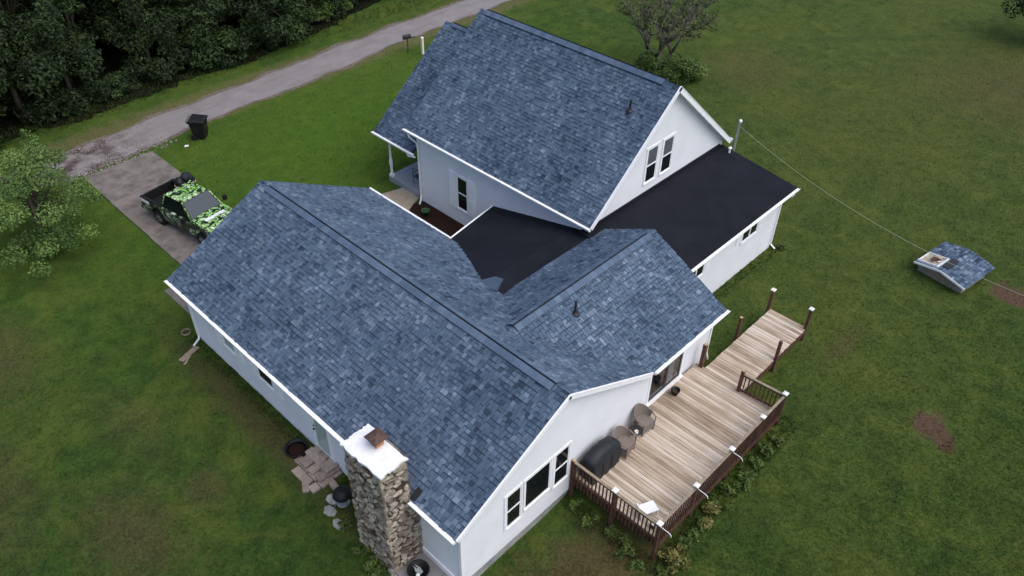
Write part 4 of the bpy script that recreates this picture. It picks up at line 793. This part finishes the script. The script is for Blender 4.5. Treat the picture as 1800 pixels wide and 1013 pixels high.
# ------------------------------------------------------------ pickup truck (front at local -y)
TR = math.radians(9.5)
truck = thing('pickup_truck', (4.03, 21.75, .06), 'pickup truck in lime green, white and black camouflage on the drive', 'truck', rz=TR); truck.scale = (1.05, 1.05, 1.05)
HW = .87                                   # half width; rear at y=2.4, front at y=-2.4
def tl(name, m, mt, parent=None, smooth=False, bevel=0):
    o = local(name, m.mesh(name, mt, smooth), parent or truck)
    if bevel: b = o.modifiers.new('bevel', 'BEVEL'); b.width = bevel; b.segments = 3; b.limit_method = 'ANGLE'
    return o
def arch(yc, r, z0, n=9): return [(yc + r * math.cos(math.pi * i / (n - 1)), z0 + r * math.sin(math.pi * i / (n - 1))) for i in range(n)]
RAX, FAX, WR = 1.28, -1.52, .36
# lower body side profile (y,z), extruded across the width with wheel arches cut out
prof = [(2.36, .48), (2.36, 1.02)] + [(.98, 1.04)] + [(-.98, 1.06), (-1.3, 1.07), (-2.0, 1.0), (-2.3, .9), (-2.38, .72), (-2.36, .46)]
low = [(-1.98, .42)] + [(y, z) for y, z in reversed(arch(FAX, .44, .42))] + [(RAX - .46, .40)] + [(y, z) for y, z in reversed(arch(RAX, .44, .42))] + [(2.2, .45)]
side = prof + low
def side_panel(s, y0, y1, name):
    m = MB(); q = [(s * HW, y, z) for y, z in side]; m.prism(q, (-s * .10, 0, 0)); return m
for s in (-1, 1): tl('side_panel', side_panel(s, 0, 0, ''), 'camo_side', bevel=.02)
m = MB(); m.box(-.76, -2.25, .40, .76, 2.3, .56); tl('chassis', m, 'dark_frame')
m = MB(); V = []
for y, z, w in ((-.95, 1.10, .84), (-1.35, 1.115, .83), (-1.95, 1.05, .80), (-2.25, .96, .76), (-2.36, .84, .72)): V += [(-w, y, z - .03), (-w * .5, y, z + .02), (0, y, z + .035), (w * .5, y, z + .02), (w, y, z - .03)]
m.add(V, [(5 * i + k, 5 * i + k + 1, 5 * i + 6 + k, 5 * i + 5 + k) for i in range(4) for k in range(4)]); m.add([(-.84, -.95, 1.07), (.84, -.95, 1.07), (.72, -2.36, .84), (-.72, -2.36, .84), (-.84, -.95, .5), (.84, -.95, .5), (.72, -2.36, .5), (-.72, -2.36, .5)], [(2, 6, 7, 3), (0, 3, 7, 4), (1, 5, 6, 2)]); hood = tl('hood', m, 'camo', smooth=True)
m = MB(); random.seed(5)
for k in range(8): x_ = -.42 + k * .12; m.obox((x_, -1.52 + random.uniform(-.02, .02), 1.148), (.045 + .02 * random.random(), .01, 0), (.012, .085 + .03 * random.random(), -.009), (0, 0, .004))
m.obox((0, -1.52, 1.144), (.5, 0, 0), (0, .05, -.006), (0, 0, .004)); tl('hood_lettering', m, 'white_plastic', hood)
m = MB(); m.box(-.70, -2.42, .62, .70, -2.36, .86); tl('grille', m, 'dark_frame')
m = MB(); m.box(-.86, -2.50, .42, .86, -2.37, .60); tl('bumper', m, 'chrome', bevel=.02); m = MB(); m.box(-.86, 2.37, .42, .86, 2.50, .58); tl('bumper', m, 'dark_frame', bevel=.02)
for s in (-1, 1): m = MB(); m.box(s * .56, -2.43, .66, s * .8, -2.35, .84); tl('headlight', m, 'white_plastic', bevel=.01)
# cab
Zr = 1.70
CB = {'A': (-1.0, 1.08, .80), 'B': (-.42, Zr - .03, .66), 'C': (.72, Zr - .03, .66), 'D': (.88, 1.08, .80)}
m = MB(); V = [(sx * CB[k][2], CB[k][0], CB[k][1]) for k in 'BC' for sx in (-1, 1)]
m.add(V + [(-.62, -.36, Zr + .02), (.62, -.36, Zr + .02), (.62, .66, Zr + .02), (-.62, .66, Zr + .02)], [(0, 1, 5, 4), (1, 3, 6, 5), (3, 2, 7, 6), (2, 0, 4, 7), (4, 5, 6, 7)]); tl('cab_roof', m, 'camo', bevel=.02)
def strip(a, b, w, mt, name):
    m = MB(); m.tube([a, b], w, 6); tl(name, m, mt)
for s in (-1, 1):
    for a_, b_ in (('A', 'B'), ('C', 'D')): strip((s * CB[a_][2], CB[a_][0], CB[a_][1]), (s * CB[b_][2], CB[b_][0], CB[b_][1]), .035, 'camo', 'pillar')
    m = MB(); m.add([(s * .80, -.93, 1.09), (s * .80, .84, 1.09), (s * .665, .70, Zr - .05), (s * .665, -.40, Zr - .05)], [(0, 1, 2, 3) if s > 0 else (3, 2, 1, 0)]); tl('side_window', m, 'glass')
    m = MB(); m.prism([(s * .872, -.9, .50), (s * .872, .35, .48), (s * .872, .35, 1.03), (s * .872, -.9, 1.03)], (s * .012, 0, 0)); d_ = tl('door', m, 'camo_side', bevel=.008); m = MB(); m.box(s * .886, .15, .92, s * .90, .30, .955); tl('handle', m, 'chrome', d_)
    m = MB(); m.tube([(s * .84, -.82, 1.08), (s * 1.04, -.86, 1.16)], .02, 6); m.box(s * 1.0, -.92, 1.10, s * 1.16, -.80, 1.32); tl('mirror', m, 'black_plastic', bevel=.015)
mat('windshield', (.06, .075, .088), .15, .2)
m = MB(); m.add([(-.74, -.97, 1.10), (.74, -.97, 1.10), (.615, -.445, Zr - .04), (-.615, -.445, Zr - .04)], [(0, 1, 2, 3)]); tl('windshield', m, 'windshield')
m = MB(); m.add([(-.74, .855, 1.10), (.74, .855, 1.10), (.615, .735, Zr - .05), (-.615, .735, Zr - .05)], [(3, 2, 1, 0)]); tl('rear_window', m, 'glass')
m = MB(); m.box(-.78, -.95, .56, .78, .86, 1.065); tl('cabin', m, 'dark_frame')
# bed
m = MB(); m.box(-.74, .95, .60, .74, 2.28, .66); m.box(-.74, .93, .661, .74, .97, 1.05); m.box(-.765, .95, .662, -.741, 2.28, 1.04); m.box(.741, .95, .662, .765, 2.28, 1.04); tl('bed', m, 'black_plastic')
for s in (-1, 1):
    m = MB(); m.box(s * .73, .95, 1.045, s * .875, 2.36, 1.085); tl('bed_rail', m, 'black_plastic', bevel=.01); m = MB(); m.box(s * .875, 1.75, .86, s * .882, 2.3, 1.02); tl('side_decal', m, 'white_plastic')
    m = MB(); m.box(s * .72, 2.36, .62, s * .86, 2.375, .95); tl('tail_light', m, 'red_lens')
m = MB(); m.box(-.74, 2.285, .56, .74, 2.36, 1.075); tl('tailgate', m, 'black_plastic', bevel=.012)
for s in (-1, 1):
    for yc in (RAX, FAX):
        m = MB(); m.tube([(s * .66, yc, WR), (s * .68, yc, WR), (s * .86, yc, WR), (s * .88, yc, WR)], [WR - .04, WR, WR, WR - .04], 24); w_ = tl('wheel', m, 'rubber')
        m = MB(); m.tube([(s * .87, yc, WR), (s * .893, yc, WR)], [.21, .19], 18); tl('rim', m, 'dark_frame', w_)
        for k in range(6): m = MB(); a_ = k * 1.047; m.obox((s * .896, yc + .12 * math.cos(a_), WR + .12 * math.sin(a_)), (.006, 0, 0), (0, .07 * math.cos(a_), .07 * math.sin(a_)), (0, -.022 * math.sin(a_), .022 * math.cos(a_))); tl('spoke', m, 'chrome', w_)
t = thing('bag_bundle', (4.72, 23.45, .92), 'black bags with pale straps piled in the truck bed behind the cab', 'bags', rz=TR)
for k, (x, y, z, r) in enumerate(((-.16, .15, .38, .27), (.2, .1, .40, .29), (.02, .0, .64, .2), (-.25, -.2, .2, .24))):
    bmh = bmesh.new(); bmesh.ops.create_icosphere(bmh, subdivisions=3, radius=r)
    for v in bmh.verts: v.co *= 1 + .28 * noise.noise(v.co * 5 + Vector((k * 7, 0, 0)))
    me = bpy.data.meshes.new('bag'); bmh.to_mesh(me); bmh.free(); me.materials.append(MAT['black_cover']); me.polygons.foreach_set('use_smooth', [True] * len(me.polygons)); bg_ = local('bag', me, t, (x, y, z), scale=(1, 1, 1.15))
    if k < 2: m = MB(); m.tube([(r * 1.08 * math.cos(j * .33), r * 1.08 * math.sin(j * .33), -.08 + .04 * math.sin(j)) for j in range(20)], .022, 5); local('strap', m.mesh('strap', 'cardboard'), bg_)

# ------------------------------------------------------------ vegetation
def leaf_mesh(name, centers, radii, count, size, mt, squash=.8, shell=.55, droop=0.0):
    """many bent leaf quads spread through a set of blobs"""
    cs = np.array(centers, float); rs = np.array(radii, float); wgt = rs ** 2.4; idx = rng.choice(len(cs), count, p=wgt / wgt.sum())
    d = rng.normal(size=(count, 3)); d /= np.linalg.norm(d, axis=1)[:, None]; rad = rs[idx] * (shell + (1.06 - shell) * rng.random(count) ** .7)
    P = cs[idx] + d * rad[:, None] * np.array([1, 1, squash]); nrm = d * .6 + rng.normal(size=(count, 3)) * .5 + np.array([0, 0, .6]); nrm /= np.linalg.norm(nrm, axis=1)[:, None]
    t = np.cross(nrm, rng.normal(size=(count, 3))); t /= np.linalg.norm(t, axis=1)[:, None]; b = np.cross(nrm, t); s = (size * rng.uniform(.6, 1.35, count))[:, None]
    t[:, 2] -= droop
    v = np.stack([P - t * s, P + b * s * .48 + nrm * s * .12, P + t * s, P - b * s * .48 + nrm * s * .12], 1).reshape(-1, 3)
    me = bpy.data.meshes.new(name); me.vertices.add(4 * count); me.vertices.foreach_set('co', v.astype(np.float32).ravel()); me.loops.add(4 * count); me.loops.foreach_set('vertex_index', np.arange(4 * count, dtype=np.int32))
    me.polygons.add(count); me.polygons.foreach_set('loop_start', np.arange(0, 4 * count, 4, dtype=np.int32)); me.polygons.foreach_set('loop_total', np.full(count, 4, dtype=np.int32))
    me.materials.append(MAT[mt]); at = me.attributes.new('tone', 'FLOAT', 'FACE')
    blob = rng.normal(0, .2, len(cs)); tone = np.clip(.45 + blob[idx] + rng.normal(0, .2, count), 0, 1); at.data.foreach_set('value', tone.astype(np.float32)); me.update(calc_edges=True); return me
def blobs(n, R, zc, H, rmin, rmax):
    C, Rr = [], []
    for i in range(n):
        a_ = random.random() * 6.283; q = random.random() ** .5; z = random.uniform(-1, 1); rr = R * q * math.sqrt(max(.05, 1 - z * z * .8)); C.append((rr * math.cos(a_), rr * math.sin(a_), zc + z * H)); Rr.append(random.uniform(rmin, rmax))
    return C, Rr
def branch_mesh(name, h, r0, tips, mt, lean=(0, 0)):
    m = MB(); top = Vector((lean[0], lean[1], h)); m.tube([(0, 0, -.3), (lean[0] * .2, lean[1] * .2, h * .4), top], [r0 * 1.25, r0 * .8, r0 * .3], 8)
    for tp in tips:
        tp = Vector(tp); u = random.uniform(.3, .85); a_ = Vector((0, 0, 0)).lerp(top, u); mid = a_.lerp(tp, .55) + Vector((random.uniform(-.2, .2), random.uniform(-.2, .2), .12 * h * random.random())); rr = r0 * (1 - u * .7) * .5; m.tube([a_, mid, tp], [rr, rr * .6, rr * .2], 6)
    return m.mesh(name, mt, True)
def tree_from(name, loc, label, cat, meshes, group=None, rz=0.0, sc=1.0):
    t = thing(name, loc, label, cat, group, rz); t.scale = (sc, sc, sc * random.uniform(.9, 1.1) if name == 'wood_tree' else sc)
    for n_, me in meshes: local(n_, me, t)
    return t
# pale leafy tree at the left edge
random.seed(21); C, Rr = blobs(60, 2.5, 2.5, 1.75, .30, .72); C += [(1.2, 1.3, 4.2), (1.1, 1.2, 4.7), (2.3, -.9, 2.0), (-.6, -2.6, 1.6), (-1.2, -3.0, 1.1), (.4, -2.4, 1.3), (-1.8, -2.4, 1.7), (1.3, -1.9, 1.2)]; Rr += [.38, .24, .4, .5, .45, .5, .55, .45]
tree_from('lime_tree', (-1.35, 25.0, gz(-1.3, 25)), 'bright green leafy young tree on the lawn at the left edge', 'tree', [('trunk', branch_mesh('trunk', 3.6, .16, [C[i] for i in range(0, 60, 3)], 'bark')), ('crown', leaf_mesh('crown', C, Rr, 21000, .060, 'leaf_lime', .75, .3))])
# half bare tree behind the tall roof, with leafy growth round its foot
random.seed(8); t = thing('sparse_tree', (32.0, 16.5, 0), 'half bare spreading tree behind the tall roof', 'tree'); m = MB(); tips = []
def grow(p, d, L_, r, lv):
    q = p + d * L_; mid = p.lerp(q, .5) + Vector((random.uniform(-1, 1), random.uniform(-1, 1), random.uniform(-.5, .5))) * L_ * .07; m.tube([p, mid, q], [r, r * .82, r * .62], 7 if lv < 3 else 5)
    if lv >= 2: tips.append(tuple(q)); 
    if lv >= 5: return
    for k in range(3 if lv < 4 else 2):
        nd = (d + Vector((random.uniform(-1, 1), random.uniform(-1, 1), random.uniform(-.35, .6))) * .78).normalized(); grow(q, nd, L_ * random.uniform(.62, .82), r * .62, lv + 1)
for k in range(4): a_ = k * 1.57 + .4; grow(Vector((.1 * math.cos(a_), .1 * math.sin(a_), -.1)), Vector((.38 * math.cos(a_), .38 * math.sin(a_), 1)).normalized(), 1.75, .15, 0)
local('trunk', m.mesh('trunk', 'grey_bark', True), t)
tp = random.sample(tips, min(len(tips), 220)); local('crown', leaf_mesh('crown', tp, [.36] * len(tp), 3300, .075, 'leaf_olive', .8, .2), t)
random.seed(31)
for i, (x, y, r, lab) in enumerate(((31.0, 16.6, 1.15, 'leafy green bush left of the half bare tree'), (31.9, 15.0, 1.1, 'leafy green bush at the foot of the half bare tree'), (33.2, 14.6, .9, 'leafy green bush right of the half bare tree'))):
    C, Rr = blobs(14, r * .75, r * .75, r * .6, .3, .55); tree_from('bush', (x, y, 0), lab, 'bush', [('stem', branch_mesh('stem', r, .05, C[::3], 'bark')), ('foliage', leaf_mesh('foliage', C, Rr, 2600, .085, 'leaf_shrub'))], 'bushes behind the tall roof')
# tree cut by the right edge
C, Rr = blobs(30, 2.6, 3.2, 2.0, .6, 1.0); tree_from('edge_tree', (54.6, 1.6, 0), 'dark tree mostly outside the upper right edge of the photo', 'tree', [('trunk', branch_mesh('trunk', 4, .2, C[::3], 'bark')), ('crown', leaf_mesh('crown', C, Rr, 6000, .11, 'leaf_wood'))])
# wood beyond the road
random.seed(12); KINDS = []
for k in range(5):
    H = (9.5, 8.2, 11, 7, 9)[k]; C, Rr = blobs(40, 2.6, H * .56, H * .43, .45, 1.2)
    KINDS.append([('trunk', branch_mesh('trunk', H * .8, .2, C[::3], 'bark', (.3, -.2))), ('crown', leaf_mesh('crown', C, Rr, 11000, .125, 'leaf_wood', .75, .45, .15))])
LOW = []
for k in range(2):
    H = (7.5, 6.2)[k]; C, Rr = blobs(44, 2.5, H * .5, H * .46, .45, 1.1); LOW.append([('trunk', branch_mesh('trunk', H * .8, .16, C[::3], 'bark', (.3, -.2))), ('crown', leaf_mesh('crown', C, Rr, 11000, .12, 'leaf_wood', .8, .4, .15))])
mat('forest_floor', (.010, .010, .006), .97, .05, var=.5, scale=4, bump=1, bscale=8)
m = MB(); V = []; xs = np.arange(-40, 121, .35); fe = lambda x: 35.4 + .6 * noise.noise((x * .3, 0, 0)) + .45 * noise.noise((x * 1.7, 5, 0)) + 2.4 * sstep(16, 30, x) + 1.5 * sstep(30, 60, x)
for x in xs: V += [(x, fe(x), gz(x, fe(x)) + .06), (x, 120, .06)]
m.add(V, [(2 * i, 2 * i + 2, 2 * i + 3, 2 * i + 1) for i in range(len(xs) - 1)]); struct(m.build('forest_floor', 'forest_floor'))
n = 0
for row in range(6):
    y0 = 37.4 + row * 3.4
    for col in range(13):
        x = -12 + col * 3.6 + (row % 2) * 1.8 + random.uniform(-.9, .9); y = y0 + random.uniform(-.9, .9) + (fe(x) - 36) + (.3 if row else 0)
        if row == 0 and random.random() < .05: continue
        lab = 'dark leafy tree of the front row of the wood beyond the road' if row == 0 else 'dark leafy tree deep in the wood beyond the road'
        tree_from('wood_tree', (x, y, 0), lab, 'tree', KINDS[random.randrange(5)] if row else LOW[random.randrange(2)], 'front trees of the wood' if row == 0 else 'inner trees of the wood', random.random() * 6.28, random.uniform(.78, 1.12))
UB = []
for k in range(3): C, Rr = blobs(16, 1.0, .8, .65, .3, .6); UB.append([('stem', branch_mesh('stem', 1.1, .05, C[::3], 'bark')), ('foliage', leaf_mesh('foliage', C, Rr, 2400, .11, 'leaf_wood' if k < 2 else 'leaf_shrub', .8))])
for i in range(26):
    x = -6 + i * 1.75 + random.uniform(-.6, .6)
    if x < 11 and random.random() < .25: continue
    tree_from('wood_bush', (x, fe(x) + random.uniform(.9, 1.7), 0), 'low bush along the front edge of the wood beyond the road', 'bush', UB[random.choice((0, 1)) if x < 13 else random.choice((1, 2, 2))], 'bushes along the edge of the wood', random.random() * 6, random.uniform(.7, 1.25))
# weeds along the deck
random.seed(44)
WL = [('yellow-green weed clump at the outer deck corner', 5.35, -3.75, .42, 'leaf_yellow'), ('second yellow-green weed clump along the outer deck railing', 7.25, -3.72, .36, 'leaf_yellow')]
WL += [('low green weed at the foot of the deck railing', x, -3.55 - random.random() * .2, random.uniform(.18, .32), 'leaf_weed') for x in (6.0, 6.5, 6.95, 7.9, 8.5, 9.1, 9.6, 10.2, 10.8, 11.5)]
WL += [('low green weed under the near end of the deck', 4.9 - random.random() * .4, y, random.uniform(.2, .36), 'leaf_weed') for y in (-3.6, -3.0, -2.4, -1.8, -1.0, -.3)]
WL += [('weed clump at the foot of the stone chimney', -1.15, 2.4, .3, 'leaf_weed'), ('second weed clump at the foot of the stone chimney', -1.05, 3.1, .25, 'leaf_weed'), ('weed tuft under the black addition downspout', 21.6, 1.9, .2, 'leaf_weed'), ('weed tuft by the kettle grill legs', -.85, 4.2, .2, 'leaf_weed')]
for lab, x, y, r, mt in WL:
    C, Rr = blobs(9, r, r * .7, r * .55, r * .3, r * .55); grp = 'weeds along the deck railing' if 'railing' in lab and 'second' not in lab else ('weeds under the deck end' if 'under the near' in lab else None)
    tree_from('weed', (x, y, gz(x, y)), lab, 'weed', [('stems', branch_mesh('stems', r * 1.2, .012, C, 'leaf_weed')), ('leaves', leaf_mesh('leaves', C, Rr, int(420 * r / .3), .05, mt, .9, .2))], grp)

# grass blades over the lawn in view
def grass():
    n = 260000; px = rng.uniform(-100, 1900, n); py = rng.uniform(-10, 1060, n) ; 
    f = 1433.0; d = np.array(Fv)[None] + np.array(Rv)[None] * ((px - 900) / f)[:, None] - np.array(Uv)[None] * ((py - 506.5) / f)[:, None]
    t = -CAM.z / d[:, 2]; ok = (d[:, 2] < -.05); P = np.array(CAM)[None] + d * t[:, None]; x, y = P[:, 0], P[:, 1]
    ok &= (y < 36.6 + rng.random(n) * .5) & (x < 75) & (y > -16)
    rl = np.array([rlo(v) for v in x]); rh = np.array([rhi(v) for v in x]); ok &= ~((y > rl - .12) & (y < rh + .15) & (x > .8)); ok &= ~((x > np.where(y < 18.6, .65, 2.04)) & (x < 5.8) & (y > 15.0) & (y < 30))
    ok &= ~((x > .3) & (x < 9.1) & (y > .2) & (y < 15.3)); ok &= ~((x > 8.9) & (x < 12.9) & (y > .4) & (y < 10.6)) & ~((x > 12.8) & (x < 21.4) & (y > 2.35) & (y < 10.6)); ok &= ~((x > 9.6) & (x < 22) & (y > 10) & (y < 18.7)); ok &= ~((x > 5.1) & (x < 12.4) & (y > -3.2) & (y < .4)); ok &= ~((x > 12.2) & (x < 16.9) & (y > -1.8) & (y < -.05))
    ok &= ~((x > 9.4) & (x < 13) & (y > 15) & (y < 18.4)); ok &= ~((x > -1.7) & (x < .4) & (y > 0) & (y < 2.05)); ok &= ~((np.hypot((x - 16.0) / .9, (y + 7.25) / .65) < 1) & (rng.random(n) < .8)); ok &= ~((np.hypot((x - 25.6) / .9, (y + 6.7)) < 1) & (rng.random(n) < .9)); ok &= ~((x > -.9) & (x < .4) & (y > 5.7) & (y < 8.1)); ok &= ~(np.hypot((x - 25.25) / 1.2, (y + 4.2) / 1.1) < 1)
    x, y = x[ok], y[ok]; n = len(x); nz = np.array([gz(a_, b_) for a_, b_ in zip(x, y)]); k = 3
    a = rng.random((n, k)) * 6.283; h = rng.uniform(.018, .050, (n, k)) * (1 + 1.8 * (((np.abs(x - .2) < .35) & (y > 2) & (y < 15.2)) | ((np.abs(y + 3.5) < .4) & (x > 4.6) & (x < 12.8)) | ((np.abs(y - 2.2) < .3) & (x > 12.9) & (x < 21.6)) | ((np.abs(x - 4.9) < .3) & (y > -3.6) & (y < .3))) + 2.6 * (y > 34.9) + 1.1 * ((y > 35) | (rng.random(n) < .02)))[:, None]; lean = rng.uniform(.02, .07, (n, k)); w = rng.uniform(.008, .02, (n, k))
    bx_, by_ = x[:, None] + rng.normal(0, .025, (n, k)), y[:, None] + rng.normal(0, .025, (n, k)); z0 = np.repeat(nz[:, None], k, 1)
    ca, sa = np.cos(a), np.sin(a); V = np.stack([np.stack([bx_ - sa * w, by_ + ca * w, z0 - .005], -1), np.stack([bx_ + sa * w, by_ - ca * w, z0 - .005], -1), np.stack([bx_ + ca * lean, by_ + sa * lean, z0 + h], -1)], 2).reshape(-1, 3)
    N_ = n * k; me = bpy.data.meshes.new('grass'); me.vertices.add(3 * N_); me.vertices.foreach_set('co', V.astype(np.float32).ravel()); me.loops.add(3 * N_); me.loops.foreach_set('vertex_index', np.arange(3 * N_, dtype=np.int32)); me.polygons.add(N_); me.polygons.foreach_set('loop_start', np.arange(0, 3 * N_, 3, dtype=np.int32)); me.polygons.foreach_set('loop_total', np.full(N_, 3, dtype=np.int32))
    me.materials.append(MAT['lawn']); at = me.attributes.new('tone', 'FLOAT', 'FACE'); at.data.foreach_set('value', np.repeat(np.clip(rng.normal(.15, .26, n), -1, 1), k).astype(np.float32)); me.update(calc_edges=True)
    o = link('grass', me); tag(o, 'short mown grass covering the lawn', 'grass', kind='stuff')
grass()
